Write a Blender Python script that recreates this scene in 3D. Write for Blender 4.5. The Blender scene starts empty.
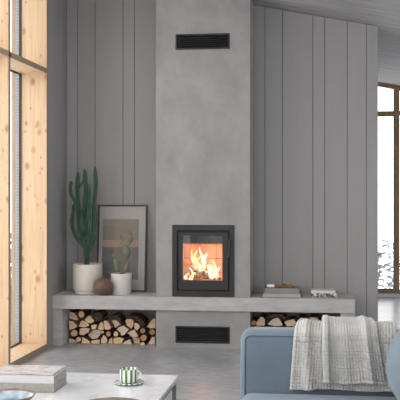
import bpy, bmesh, math, random
from mathutils import Vector, Matrix, noise
random.seed(7)
PI = math.pi
C = bpy.context.scene.collection
SC = bpy.context.scene

# ------------------------------------------------------------------ camera maths
F = 860.0
TH = math.atan(100 / F)
c_, s_ = math.cos(TH), math.sin(TH)
H = 1.478


def ray(px, py):
    dx = px - 225
    return Vector((-s_ * F + c_ * dx, c_ * F + s_ * dx, 195 - py))


def P(px, py, Y):
    d = ray(px, py)
    k = Y / d.y
    return Vector((d.x * k, Y, H + d.z * k))


def PX(px, Y):
    return P(px, 195, Y).x


def PZ(py, Y, px=200):
    return P(px, py, Y).z


def PF(px, py, z):
    d = ray(px, py)
    k = (z - H) / d.z
    return Vector((d.x * k, d.y * k, z))


cam = bpy.data.cameras.new('camera')
co = bpy.data.objects.new('camera', cam)
C.objects.link(co)
co.location = (0, 0, H)
co.rotation_euler = (PI / 2, 0, TH)
cam.sensor_width = 36
cam.lens = 36 * F / 400
cam.shift_y = -5 / 400
cam.shift_x = -25 / 400
cam.clip_end = 300
SC.camera = co

# ------------------------------------------------------------------ materials


def lin(r, g=None, b=None):
    if g is None:
        g = b = r
    f = lambda v: (v / 255 / 12.92) if v / 255 <= .04045 else ((v / 255 + .055) / 1.055) ** 2.4
    return (f(r), f(g), f(b), 1)


class NT:
    def __init__(s, name):
        s.m = bpy.data.materials.new(name)
        s.m.use_nodes = True
        s.t = s.m.node_tree
        s.b = s.t.nodes['Principled BSDF']
        s.out = s.t.nodes['Material Output']

    def n(s, typ, **kw):
        n = s.t.nodes.new(typ)
        for k, v in kw.items():
            if k in n.inputs:
                n.inputs[k].default_value = v
            else:
                setattr(n, k, v)
        return n

    def l(s, a, b):
        s.t.links.new(a, b)

    def coords(s, scale=(1, 1, 1), kind='Object'):
        tc = s.n('ShaderNodeTexCoord')
        mp = s.n('ShaderNodeMapping')
        mp.inputs['Scale'].default_value = scale
        s.l(tc.outputs[kind], mp.inputs['Vector'])
        return mp.outputs['Vector']

    def ramp(s, src, stops):
        r = s.n('ShaderNodeValToRGB')
        e = r.color_ramp.elements
        while len(e) < len(stops):
            e.new(.5)
        for i, (p, c) in enumerate(stops):
            e[i].position = p
            e[i].color = c
        s.l(src, r.inputs['Fac'])
        return r.outputs['Color']

    def noise(s, vec, scale=5, detail=4, rough=.5):
        n = s.n('ShaderNodeTexNoise')
        n.inputs['Scale'].default_value = scale
        n.inputs['Detail'].default_value = detail
        n.inputs['Roughness'].default_value = rough
        s.l(vec, n.inputs['Vector'])
        return n.outputs['Fac']

    def bump(s, h, strength=.3, dist=.01):
        b = s.n('ShaderNodeBump')
        b.inputs['Strength'].default_value = strength
        b.inputs['Distance'].default_value = dist
        s.l(h, b.inputs['Height'])
        s.l(b.outputs['Normal'], s.b.inputs['Normal'])

    def mix(s, fac, a, b, mode='MIX'):
        m = s.n('ShaderNodeMix', data_type='RGBA', blend_type=mode)
        for sock, v in ((m.inputs[0], fac), (m.inputs[6], a), (m.inputs[7], b)):
            if hasattr(v, 'links') or hasattr(v, 'is_output'):
                s.l(v, sock)
            else:
                sock.default_value = v
        return m.outputs[2]


def plain(name, col, rough=.5, metal=0, var=.06, scale=20, coat=0):
    t = NT(name)
    v = t.coords()
    f = t.noise(v, scale, 3)
    a = tuple(max(0, x * (1 - var)) for x in col[:3]) + (1,)
    b = tuple(min(1, x * (1 + var)) for x in col[:3]) + (1,)
    t.l(t.ramp(f, [(.3, a), (.7, b)]), t.b.inputs['Base Color'])
    t.b.inputs['Roughness'].default_value = rough
    t.b.inputs['Metallic'].default_value = metal
    if coat:
        t.b.inputs['Coat Weight'].default_value = coat
    return t.m


def mottled(name, stops, scale=3, stretch=(1, 1, 1), rough=.8, bump=.1, detail=8, fine=40, spec=.5, bd=.004):
    t = NT(name)
    v = t.coords(stretch)
    f = t.noise(v, scale, detail, .6)
    t.l(t.ramp(f, stops), t.b.inputs['Base Color'])
    t.b.inputs['Roughness'].default_value = rough
    t.b.inputs['Specular IOR Level'].default_value = spec
    t.bump(t.noise(v, fine, 4), bump, bd)
    return t.m


M = {}
M['concrete'] = mottled('concrete', [(.3, lin(134, 132, 131)), (.5, lin(145, 143, 142)), (.7, lin(155, 154, 152))], 4, (1, 1, .7), rough=.85, bump=.12, spec=.25)
M['bench_concrete'] = mottled('bench_concrete', [(.3, lin(158, 156, 155)), (.5, lin(170, 168, 167)), (.7, lin(183, 181, 180))], 5, (1, 1, 3), rough=.8, bump=.1, spec=.3)
M['wallpaint'] = mottled('wallpaint', [(.3, lin(145, 144, 144)), (.7, lin(149, 148, 148))], 2, (6, 6, .3), rough=.7, bump=.02, spec=.3)
M['white_wall'] = plain('white_wall', lin(225, 226, 230), .7, var=.02)
M['dark_wall'] = plain('dark_wall', lin(120, 116, 113), .8, var=.02)


def floor_mat():
    t = NT('floor_planks')
    v = t.coords((.8, 5.0, 1))
    f = t.noise(v, 9, 8, .65)
    v2 = t.coords((1, 1, 1))
    g = t.noise(v2, 2.2, 4)
    a = t.ramp(f, [(.32, lin(112, 114, 120)), (.5, lin(156, 158, 163)), (.68, lin(190, 192, 197))])
    b = t.ramp(g, [(.3, lin(228, 228, 228)), (.7, lin(255, 255, 255))])
    t.l(t.mix(1.0, a, b, 'MULTIPLY'), t.b.inputs['Base Color'])
    t.b.inputs['Roughness'].default_value = .3
    t.b.inputs['Specular IOR Level'].default_value = .4
    t.bump(f, .12, .002)
    return t.m


def ceil_mat():
    t = NT('ceiling_boards')
    v = t.coords((.5, 7, 1))
    f = t.noise(v, 3.5, 8, .65)
    w = t.n('ShaderNodeTexWave', wave_type='BANDS', bands_direction='Y')
    w.inputs['Scale'].default_value = 1.6
    t.l(t.coords(), w.inputs['Vector'])
    gap = t.ramp(w.outputs['Fac'], [(0, lin(225, 225, 225)), (.04, lin(255, 255, 255))])
    a = t.ramp(f, [(.25, lin(132, 130, 129)), (.75, lin(185, 184, 184))])
    t.l(t.mix(1.0, a, gap, 'MULTIPLY'), t.b.inputs['Base Color'])
    t.b.inputs['Roughness'].default_value = .7
    t.bump(w.outputs['Fac'], .04, .01)
    return t.m


def pine_mat(name='pine', seed=0.0, tint=1.0):
    t = NT(name)
    tc = t.n('ShaderNodeTexCoord')
    mp = t.n('ShaderNodeMapping')
    mp.inputs['Location'].default_value = (seed, seed * 2.1, seed * 3.7)
    t.l(tc.outputs['Object'], mp.inputs['Vector'])

    def sc(k):
        m2 = t.n('ShaderNodeMapping')
        m2.inputs['Scale'].default_value = k
        t.l(mp.outputs['Vector'], m2.inputs['Vector'])
        return m2.outputs['Vector']
    grain = t.noise(sc((22, 22, .9)), 3, 6, .6)
    broad = t.noise(sc((10, 10, .5)), 1.6, 3)
    base = t.ramp(grain, [(.25, lin(190, 160, 127)), (.5, lin(206, 177, 144)), (.78, lin(216, 190, 158))])
    lam = t.ramp(broad, [(.3, lin(240, 236, 228)), (.7, lin(255, 255, 255))])
    base = t.mix(1.0, base, lam, 'MULTIPLY')
    for scl, rad, thr in ((7, .15, .35), (11, .15, .5), (19, .15, .6)):
        vo = t.n('ShaderNodeTexVoronoi', feature='F1')
        vo.inputs['Scale'].default_value = scl
        t.l(sc((1, 1, .62)), vo.inputs['Vector'])
        near = t.n('ShaderNodeMapRange')
        near.inputs['From Min'].default_value = rad * 1.55
        near.inputs['From Max'].default_value = rad * .6
        t.l(vo.outputs['Distance'], near.inputs['Value'])
        sep = t.n('ShaderNodeSeparateColor')
        t.l(vo.outputs['Color'], sep.inputs['Color'])
        gt = t.n('ShaderNodeMath', operation='GREATER_THAN')
        gt.inputs[1].default_value = thr
        t.l(sep.outputs[0], gt.inputs[0])
        mu = t.n('ShaderNodeMath', operation='MULTIPLY')
        t.l(near.outputs[0], mu.inputs[0])
        t.l(gt.outputs[0], mu.inputs[1])
        base = t.mix(mu.outputs[0], base, lin(172, 122, 88))
    t.l(base, t.b.inputs['Base Color'])
    t.b.inputs['Roughness'].default_value = .6
    t.bump(grain, .05, .002)
    return t.m


M['floor'] = floor_mat()
M['ceiling'] = ceil_mat()
M['pine'] = pine_mat()
M['edge_brown'] = mottled('edge_brown', [(.3, lin(136, 118, 98)), (.7, lin(158, 140, 118))], 4, (8, 8, .6), rough=.6)  # brown lightened to make up for the little light on these edges
M['frame_brown'] = mottled('frame_brown', [(.3, lin(120, 94, 66)), (.7, lin(150, 120, 88))], 4, (4, 4, .6), rough=.55)
M['black'] = plain('black_gasket', lin(28, 29, 31), .45)
M['iron'] = plain('cast_iron', lin(34, 35, 36), .55, .0, .04, 60)
M['iron_dark'] = plain('iron_dark', lin(22, 22, 23), .6)
M['snow'] = plain('snow', lin(244, 246, 250), .8, var=.01)


def ribbed():
    t = NT('ribbed_metal')
    w = t.n('ShaderNodeTexWave', wave_type='BANDS', bands_direction='Z')
    w.inputs['Scale'].default_value = 22
    t.l(t.coords(), w.inputs['Vector'])
    t.l(t.ramp(w.outputs['Fac'], [(.1, lin(96, 98, 106)), (.5, lin(150, 152, 160))]), t.b.inputs['Base Color'])
    t.b.inputs['Roughness'].default_value = .4
    t.bump(w.outputs['Fac'], .5, .004)
    return t.m


M['ribbed'] = ribbed()
M['pine_out'] = mottled('darkened_pine', [(.3, lin(150, 122, 88)), (.7, lin(172, 144, 108))], 4, (9, 9, .5))  # pine colour darkened because the daylight outside overexposed it


def glass_mat(name, refl=1.0, rough=0.0, tint=(1, 1, 1, 1)):
    t = NT(name)
    t.t.nodes.remove(t.b)
    tr = t.n('ShaderNodeBsdfTransparent')
    tr.inputs['Color'].default_value = tint
    gl = t.n('ShaderNodeBsdfGlossy')
    gl.inputs['Roughness'].default_value = rough
    fr = t.n('ShaderNodeFresnel')
    fr.inputs['IOR'].default_value = 1.45
    mu = t.n('ShaderNodeMath', operation='MULTIPLY')
    mu.inputs[1].default_value = refl
    ge = t.n('ShaderNodeNewGeometry')
    inv = t.n('ShaderNodeMath', operation='SUBTRACT')
    inv.inputs[0].default_value = 1
    t.l(ge.outputs['Backfacing'], inv.inputs[1])
    m2 = t.n('ShaderNodeMath', operation='MULTIPLY')
    t.l(fr.outputs[0], m2.inputs[0])
    t.l(inv.outputs[0], m2.inputs[1])
    t.l(m2.outputs[0], mu.inputs[0])
    mx = t.n('ShaderNodeMixShader')
    t.l(mu.outputs[0], mx.inputs[0])
    t.l(tr.outputs[0], mx.inputs[1])
    t.l(gl.outputs[0], mx.inputs[2])
    t.l(mx.outputs[0], t.out.inputs['Surface'])
    return t.m


M['glass'] = glass_mat('window_glass')
M['stove_glass'] = glass_mat('stove_glass', 4.0)
M['art_glass'] = glass_mat('art_glass', 1.4, .05)


def emis(name, stops, strength, scale=8, stretch=(1, 1, 1), thr=None):
    t = NT(name)
    t.t.nodes.remove(t.b)
    v = t.coords(stretch)
    f = t.noise(v, scale, 3)
    e = t.n('ShaderNodeEmission')
    e.inputs['Strength'].default_value = strength
    t.l(t.ramp(f, stops), e.inputs['Color'])
    if thr is None:
        t.l(e.outputs[0], t.out.inputs['Surface'])
    else:
        tr = t.n('ShaderNodeBsdfTransparent')
        mx = t.n('ShaderNodeMixShader')
        r = t.ramp(t.noise(v, scale * .8, 2), [(thr[0], (0, 0, 0, 1)), (thr[1], (1, 1, 1, 1))])
        t.l(r, mx.inputs[0])
        t.l(tr.outputs[0], mx.inputs[1])
        t.l(e.outputs[0], mx.inputs[2])
        t.l(mx.outputs[0], t.out.inputs['Surface'])
    return t.m


# ------------------------------------------------------------------ mesh helpers


def ME(name, verts, faces, smooth=False, mats=None, fm=None):
    me = bpy.data.meshes.new(name)
    me.from_pydata([tuple(v) for v in verts], [], faces)
    me.update()
    if smooth:
        me.polygons.foreach_set('use_smooth', [True] * len(me.polygons))
    for m in (mats or []):
        me.materials.append(m)
    if fm:
        me.polygons.foreach_set('material_index', fm)
    return me


class MB:
    """collects shapes for one mesh"""

    def __init__(s):
        s.v, s.f, s.m = [], [], []

    def add(s, vs, fs, mi=0):
        o = len(s.v)
        s.v += [Vector(v) for v in vs]
        s.f += [tuple(i + o for i in f) for f in fs]
        s.m += [mi] * len(fs)
        return s

    def box(s, x0, x1, y0, y1, z0, z1, mi=0):
        vs = [(x, y, z) for z in (z0, z1) for y in (y0, y1) for x in (x0, x1)]
        return s.add(vs, [(0, 2, 3, 1), (4, 5, 7, 6), (0, 1, 5, 4), (2, 6, 7, 3), (0, 4, 6, 2), (1, 3, 7, 5)], mi)

    def lathe(s, prof, cen=(0, 0, 0), n=40, mi=0, cap=True):
        vs, fs = [], []
        k = len(prof)
        for j in range(n):
            a = 2 * PI * j / n
            for r, z in prof:
                vs.append((cen[0] + r * math.cos(a), cen[1] + r * math.sin(a), cen[2] + z))
        for j in range(n):
            j2 = (j + 1) % n
            for i in range(k - 1):
                fs.append((j * k + i, j2 * k + i, j2 * k + i + 1, j * k + i + 1))
        if cap:
            if prof[0][0] > 1e-5:
                fs.append(tuple(reversed([j * k for j in range(n)])))
            if prof[-1][0] > 1e-5:
                fs.append(tuple(j * k + k - 1 for j in range(n)))
        return s.add(vs, fs, mi)

    def tube(s, pts, rad, n=10, mi=0, cap=True, ribs=0, depth=0.0, closed=False):
        pts = [Vector(p) for p in pts]
        if not hasattr(rad, '__len__'):
            rad = [rad] * len(pts)
        vs, fs = [], []
        up = Vector((0, 1, 0))
        N = len(pts)
        for i, p in enumerate(pts):
            if closed:
                d = pts[(i + 1) % N] - pts[i - 1]
            else:
                d = pts[min(i + 1, N - 1)] - pts[max(i - 1, 0)]
            d.normalize()
            a = d.cross(up)
            if a.length < 1e-3:
                a = d.cross(Vector((1, 0, 0)))
            a.normalize()
            b = a.cross(d)
            for j in range(n):
                t = 2 * PI * j / n
                r = rad[i]
                if ribs:
                    r *= 1 - depth + depth * abs(math.cos(t * ribs / 2)) ** .8 * 1.6
                vs.append(p + a * math.cos(t) * r + b * math.sin(t) * r)
        for i in range(N if closed else N - 1):
            i2 = (i + 1) % N
            for j in range(n):
                j2 = (j + 1) % n
                fs.append((i * n + j, i2 * n + j, i2 * n + j2, i * n + j2))
        if cap and not closed:
            fs.append(tuple(range(n)))
            fs.append(tuple(reversed(range((N - 1) * n, N * n))))
        return s.add(vs, fs, mi)

    def prism(s, poly, y0, y1, mi=0, side=None, jit=0):
        """poly of (x,z) extruded along y; caps mi, sides `side` (int or list)"""
        k = len(poly)
        vs = [(x, y0, z) for x, z in poly] + [(x, y1, z) for x, z in poly]
        s.add(vs, [tuple(range(k)), tuple(reversed(range(k, 2 * k)))], mi)
        o = len(s.v) - 2 * k
        for i in range(k):
            j = (i + 1) % k
            s.f.append((o + i, o + k + i, o + k + j, o + j))
            s.m.append(side[i] if isinstance(side, list) else (mi if side is None else side))
        return s

    def build(s, name, mats, parent=None, smooth=False, bevel=0, seg=2, loc=None, fix=True, sub=0, auto=None):
        if not isinstance(mats, (list, tuple)):
            mats = [mats]
        loc = Vector(loc) if loc is not None else Vector((0, 0, 0))
        me = ME(name, [v - loc for v in s.v], s.f, smooth, mats, s.m)
        if fix:
            bm = bmesh.new()
            bm.from_mesh(me)
            bmesh.ops.recalc_face_normals(bm, faces=bm.faces)
            bm.to_mesh(me)
            bm.free()
        o = bpy.data.objects.new(name, me)
        C.objects.link(o)
        o.location = loc
        if parent:
            o.parent = parent
            o.location = loc - Vector(parent.location)
            if parent.parent:
                o.location = loc - Vector(parent.location) - Vector(parent.parent.location)
        if bevel:
            b = o.modifiers.new('bevel', 'BEVEL')
            b.width = bevel
            b.segments = seg
            b.limit_method = 'ANGLE'
            b.angle_limit = math.radians(40)
        if sub:
            b = o.modifiers.new('sub', 'SUBSURF')
            b.levels = b.render_levels = sub
        if auto:
            me.shade_smooth() if hasattr(me, 'shade_smooth') else None
            me.polygons.foreach_set('use_smooth', [True] * len(me.polygons))
            bm = bmesh.new()
            bm.from_mesh(me)
            for e in bm.edges:
                if len(e.link_faces) == 2 and e.calc_face_angle(0) > math.radians(auto):
                    e.smooth = False
            bm.to_mesh(me)
            bm.free()
        return o


def thing(name, loc, label, cat, group=None, kind=None):
    o = bpy.data.objects.new(name, None)
    C.objects.link(o)
    o.location = loc
    o.empty_display_size = .05
    tag(o, label, cat, group, kind)
    return o


def tag(o, label=None, cat=None, group=None, kind=None):
    if label: o['label'] = label
    if cat: o['category'] = cat
    if group: o['group'] = group
    if kind: o['kind'] = kind
    return o


def struct(o, label=None, cat=None):
    o['kind'] = 'structure'
    if label: o['label'] = label
    if cat: o['category'] = cat
    return o


def superbox(cx, cy, cz, hx, hy, hz, r, seg=5, bulge=(0, 0, 0), n=10):
    """rounded box as smooth mesh: subdivided cube with rounding radius r and optional face bulge"""
    bm = bmesh.new()
    bmesh.ops.create_cube(bm, size=2)
    bmesh.ops.subdivide_edges(bm, edges=bm.edges[:], cuts=n * 2 - 1, use_grid_fill=True)
    vs = []
    hs = (hx, hy, hz)
    for v in bm.verts:
        p = []
        for k in range(3):
            q = v.co[k]
            # concentrate samples near the edges
            q = math.copysign(1 - (1 - abs(q)) ** 1.7, q)
            p.append(q * hs[k])
        q = Vector(p)
        inner = Vector([max(-(hs[k] - r), min(hs[k] - r, q[k])) for k in range(3)])
        d = q - inner
        if d.length > 1e-9:
            m = d.copy()
            # push onto sphere of radius r
            if max(abs(d.x), abs(d.y), abs(d.z)) > 1e-9:
                d = d.normalized() * r * (max(abs(m.x), abs(m.y), abs(m.z)) / r)
        q = inner + d
        u = [q[k] / hs[k] for k in range(3)]
        for k in range(3):
            a, b = [j for j in range(3) if j != k]
            w = (1 - u[a] ** 2) * (1 - u[b] ** 2)
            q[k] += bulge[k] * u[k] * max(0, w)
        vs.append(q + Vector((cx, cy, cz)))
    fs = [tuple(v.index for v in f.verts) for f in bm.faces]
    bm.free()
    return vs, fs


def holed(mb, x0, x1, z0, z1, y0, y1, holes, topf=None, mi=0):
    xs = sorted({x0, x1} | {h[0] for h in holes} | {h[1] for h in holes})
    zs = sorted({z0, z1} | {h[2] for h in holes} | {h[3] for h in holes})
    Z = lambda x, z: topf(x) if (topf and z == z1) else z

    def solid(i, k):
        if i < 0 or k < 0 or i >= len(xs) - 1 or k >= len(zs) - 1:
            return False
        cx, cz = (xs[i] + xs[i + 1]) / 2, (zs[k] + zs[k + 1]) / 2
        return not any(h[0] < cx < h[1] and h[2] < cz < h[3] for h in holes)
    for i in range(len(xs) - 1):
        for k in range(len(zs) - 1):
            if not solid(i, k):
                continue
            a, b = xs[i], xs[i + 1]
            z00, z10 = Z(a, zs[k]), Z(b, zs[k])
            z01, z11 = Z(a, zs[k + 1]), Z(b, zs[k + 1])
            for y in (y0, y1):
                mb.add([(a, y, z00), (b, y, z10), (b, y, z11), (a, y, z01)], [(0, 1, 2, 3)], mi)
            if not solid(i - 1, k):
                mb.add([(a, y0, z00), (a, y1, z00), (a, y1, z01), (a, y0, z01)], [(0, 1, 2, 3)], mi)
            if not solid(i + 1, k):
                mb.add([(b, y0, z10), (b, y1, z10), (b, y1, z11), (b, y0, z11)], [(0, 1, 2, 3)], mi)
            if not solid(i, k - 1):
                mb.add([(a, y0, z00), (a, y1, z00), (b, y1, z10), (b, y0, z10)], [(0, 1, 2, 3)], mi)
            if not solid(i, k + 1):
                mb.add([(a, y0, z01), (a, y1, z01), (b, y1, z11), (b, y0, z11)], [(0, 1, 2, 3)], mi)
    bm = None


def weld(o):
    bm = bmesh.new()
    bm.from_mesh(o.data)
    bmesh.ops.remove_doubles(bm, verts=bm.verts, dist=1e-5)
    bmesh.ops.recalc_face_normals(bm, faces=bm.faces)
    bm.to_mesh(o.data)
    bm.free()
    return o


# ------------------------------------------------------------------ key planes
YW = 8.65      # back wall
YC = 8.20      # chimney front
YB = 8.17      # bench front edge
YR = 12.6      # far wall of the room behind
XL = PX(47.5, 8.0)      # inner edge of the window grid
XW = PX(66.5, YW)       # left wall face near the corner
XR = 5.2
YBK = -1.3
za, zb = P(255, 5, YW), P(377, 26, YW)
SL = (zb.z - za.z) / (zb.x - za.x)
ceil = lambda x: za.z + SL * (x - za.x)
BZ = PZ(297.3, YB)                 # bench top
BT = BZ - PZ(311.0, YB)            # slab thickness
X156, X250 = PX(156, YC), PX(250, YC)
X355 = PX(355, YB)
X378 = PX(378, YW)

# ------------------------------------------------------------------ shell
struct(MB().box(XL - .35, XR + .2, YBK - .2, YR + .2, -.12, 0).build('floor', M['floor']))
KX0, KX1, KY0, KY1 = -2.15, -.75, -.9, 6.9     # opening for an added roof window, out of view, for extra light
mb = MB()


def roofpiece(x0, x1, y0, y1):
    vs = []
    for z in (0, .12):
        for y in (y0, y1):
            for x in (x0, x1):
                vs.append((x, y, ceil(x) + z))
    mb.add(vs, [(0, 2, 3, 1), (4, 5, 7, 6), (0, 1, 5, 4), (2, 6, 7, 3), (0, 4, 6, 2), (1, 3, 7, 5)])


ca, cb = XL - .5, XR + .2
roofpiece(ca, cb, KY1, YR + .2)
roofpiece(ca, cb, YBK - .2, KY0)
roofpiece(ca, KX0, KY0, KY1)
roofpiece(KX1, cb, KY0, KY1)
struct(mb.build('ceiling', M['ceiling']))


def slab(mb, x0, x1, y0, y1, z0, g=0):
    """board from z0 up to the sloping ceiling"""
    vs = [(x0, y0, z0), (x1, y0, z0), (x1, y1, z0), (x0, y1, z0)]
    vs += [(x, y, ceil(x) - .001) for x, y, _ in vs]
    mb.add(vs, [(3, 2, 1, 0), (4, 5, 6, 7), (0, 1, 5, 4), (1, 2, 6, 5), (2, 3, 7, 6), (3, 0, 4, 7)])


# back wall: painted boards with shadow joints, on a backing
edges = [66.5, 77.5, 95, 123, 134.5, 162, 186, 214, 236, 264.8, 282.4, 312.8, 324.4, 347.2, 366.4, 378]
mb = MB()
for i in range(len(edges) - 1):
    x0, x1 = PX(edges[i], YW), PX(edges[i + 1], YW)
    slab(mb, x0 + .0022, x1 - (.0022 if i < len(edges) - 2 else 0), YW, YW + .02, 0)
struct(mb.build('wall_back', M['wallpaint'], bevel=.0025, seg=1))
mb = MB()
slab(mb, XW - .3, X378 - .001, YW + .0185, YW + .14, 0)
struct(mb.build('wall_back_backing', M['dark_wall']))
bpy.data.objects['wall_back_backing'].name = 'wall_backing'

# left wall corner piece beyond the windows
mb = MB()
slab(mb, XW - .3, XW, 8.022, YW + .018, 0)
struct(mb.build('wall_left', M['wallpaint']))
# left wall part behind the camera, right wall, rear wall, far walls
mb = MB()
slab(mb, XL - .06, XL, YBK - .2, -.7, 0)
slab(mb, XL - .06, XL, 1.3, 1.981, 0)
mb.box(XL - .06, XL, -.7, 1.3, 0, .08)
vs = []
for x in (XL - .06, XL):
    for y in (-.7, 1.3):
        vs += [(x, y, 2.6), (x, y, ceil(x) - .001)]
mb.add(vs, [(0, 2, 3, 1), (4, 5, 7, 6), (0, 1, 5, 4), (2, 6, 7, 3), (0, 4, 6, 2), (1, 3, 7, 5)])
struct(mb.build('wall_left_rear', M['wallpaint'])).name = 'wall_left.001'
mb = MB()
WY0, WY1 = .8, 7.8
slab(mb, XR, XR + .15, YBK - .2, WY0, 0)
slab(mb, XR, XR + .15, WY1, 9.3, 0)
slab(mb, XR, XR + .15, 12.2, YR + .2, 0)
mb.box(XR, XR + .15, 9.3, 12.2, 0, .2)
slab(mb, XR, XR + .15, 9.3, 12.2, 2.15)
mb.box(XR, XR + .15, WY0, WY1, 0, .2)
slab(mb, XR, XR + .15, WY0, WY1, 2.15)
struct(mb.build('wall_right', M['white_wall']))
mb = MB()
RX0, RX1, RZ1 = -1.95, 4.7, 2.35
slab(mb, XL - .3, RX0, YBK - .2, YBK, 0)
slab(mb, RX1, XR + .15, YBK - .2, YBK, 0)
mb.box(RX0, RX1, YBK - .2, YBK, 0, .1)
vs = []
for y in (YBK - .2, YBK):
    for x in (RX0, RX1):
        vs += [(x, y, ceil(x) - .1), (x, y, ceil(x) - .001)]
mb.add(vs, [(0, 2, 3, 1), (4, 5, 7, 6), (0, 1, 5, 4), (2, 6, 7, 3), (0, 4, 6, 2), (1, 3, 7, 5)])
struct(mb.build('wall_rear', M['white_wall']))
wx0, wx1 = PX(360, YR), PX(470, YR)
wz0 = PZ(293.3, YR, 388)
zr = lambda x: P(378, 82.5, YR).z + SL * (x - P(378, 82.5, YR).x)   # head of the far window
mb = MB()
slab(mb, XL - .35, wx0, YR, YR + .2, 0)
slab(mb, wx1, XR + .15, YR, YR + .2, 0)
mb.box(wx0, wx1, YR, YR + .2, 0, wz0)
vs = []
for y in (YR, YR + .2):
    for x in (wx0, wx1):
        vs += [(x, y, zr(x)), (x, y, ceil(x) - .001)]
mb.add(vs, [(0, 2, 3, 1), (4, 5, 7, 6), (0, 1, 5, 4), (2, 6, 7, 3), (0, 4, 6, 2), (1, 3, 7, 5)])
struct(mb.build('wall_far', M['white_wall']))
mb = MB()
slab(mb, XL - .35, XL - .2, YW + .02, YR + .2, 0)
struct(mb.build('wall_far_left', M['white_wall'])).name = 'wall_left.002'

# ------------------------------------------------------------------ left window grid
ZT0 = PZ(73.3, 7.98, 47)
ZT1 = PZ(68.6, 7.98, 47)
DEP = XL - PX(22, 8.0)
GX = XL - DEP
ZS = PZ(343.8, 7.98, 47)
nb = 0
for yb in range(7, 1, -1):
    nb += 1
    y0, y1 = yb + .022, yb + 1 - .018
    root = thing('window_%d' % nb, (GX, (y0 + y1) / 2, 0), None, None)
    struct(root)
    # far side board (its camera side is the pine reveal) -> thickness 4 cm, brown front edge
    m = MB()
    slab(m, XL - DEP, XL - .004, yb + 1 - .018, yb + 1 + .022, 0)
    M['pine_%d' % nb] = pine_mat('pine_%d' % nb, nb * 1.37) if nb < 3 else M['pine']
    m.build('side_board', M['pine_%d' % nb], root, loc=(GX, yb + 1, 0))
    m = MB()
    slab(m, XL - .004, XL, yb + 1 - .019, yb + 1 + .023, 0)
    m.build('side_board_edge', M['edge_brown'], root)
    MB().box(GX, XL - .004, y0, y1, 0, ZS).build('sill_board', M['pine_%d' % nb], root, loc=(GX, y0, 0))
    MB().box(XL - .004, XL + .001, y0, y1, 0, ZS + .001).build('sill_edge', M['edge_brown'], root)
    MB().box(GX, XL - .004, y0, y1, ZT0, ZT1).build('transom_board', M['pine_%d' % nb], root, loc=(GX, y0, ZT0))
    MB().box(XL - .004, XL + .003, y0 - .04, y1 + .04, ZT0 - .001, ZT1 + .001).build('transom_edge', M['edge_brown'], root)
    zc = ceil(GX) - .004
    # gasket frame and panes
    g = MB()
    for z0, z1 in ((ZS, ZT0), (ZT1, zc)):
        t = .013
        g.box(GX - .02, GX, y0, y0 + t, z0, z1).box(GX - .02, GX, y1 - t, y1, z0, z1)
        g.box(GX - .02, GX, y0, y1, z0, z0 + t).box(GX - .02, GX, y0, y1, z1 - t, z1)
    g.build('window_frame', M['black'], root)
    MB().box(GX - .013, GX - .009, y0 + .01, y1 - .01, ZS + .01, ZT0 - .01).build('glass', M['glass'], root)
    MB().box(GX - .013, GX - .009, y0 + .01, y1 - .01, ZT1 + .01, zc - .01).build('glass', M['glass'], root)
    # outer jamb: ribbed metal, then pine casing
    MB().box(GX - .066, GX - .0205, y1 - .005, yb + 1 + .022, -.1, zc + .05).build('outer_jamb', M['ribbed'], root)
    MB().box(GX - .094, GX - .0665, y1 - .008, yb + 1 + .022, -.1, zc + .05).build('outer_casing', M['pine_out'], root)
    MB().box(GX - .07, GX - .0205, y0, y1 - .006, -.1, ZS - .01).build('outer_sill', M['ribbed'], root)

# ------------------------------------------------------------------ far window seen past the wall end
root = thing('window_20', ((wx0 + wx1) / 2, YR, wz0), None, None)
struct(root)
xa, xb = PX(394.2, YR), wx1
ztr0, ztr1 = PZ(115.2, YR, 388), PZ(111.2, YR, 388)
fm = MB()
y0, y1 = YR - .03, YR + .06
fm.box(wx0, xb, y0, y1, wz0, PZ(289.6, YR, 388))
fm.box(xa, PX(399.5, YR), y0 - .003, y1 + .003, wz0, zr(PX(399.5, YR)) - .03)
fm.box(xb - .07, xb, y0 - .003, y1 + .003, wz0, zr(xb) - .03)
fm.box(wx0, wx0 + .07, y0 - .003, y1 + .003, wz0, zr(wx0) - .03)
fm.box(wx0, xb, y0, y1, ztr0, ztr1)


vs = []
for y in (y0, y1):
    for x in (wx0, xb):
        vs.append((x, y, zr(x) - .055))
        vs.append((x, y, zr(x)))
fm.add(vs, [(0, 2, 3, 1), (4, 5, 7, 6), (0, 1, 5, 4), (2, 6, 7, 3), (0, 4, 6, 2), (1, 3, 7, 5)])
fm.build('window_frame', M['frame_brown'], root)
MB().box(wx0 + .05, xb - .03, YR + .02, YR + .024, wz0 + .02, zr(xb) - .02).build('glass', M['glass'], root)
g = MB()
g.box(wx0 + .07, xa, YR + .0, YR + .03, PZ(289.6, YR, 388), PZ(288.6, YR, 388))
g.box(xa - .012, xa, YR + .0, YR + .03, PZ(289.6, YR, 388), zr(xa) - .06)
g.box(wx0 + .07, xa, YR + .0, YR + .03, ztr0 - .015, ztr0)
g.build('window_seal', M['black'], root)

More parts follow.
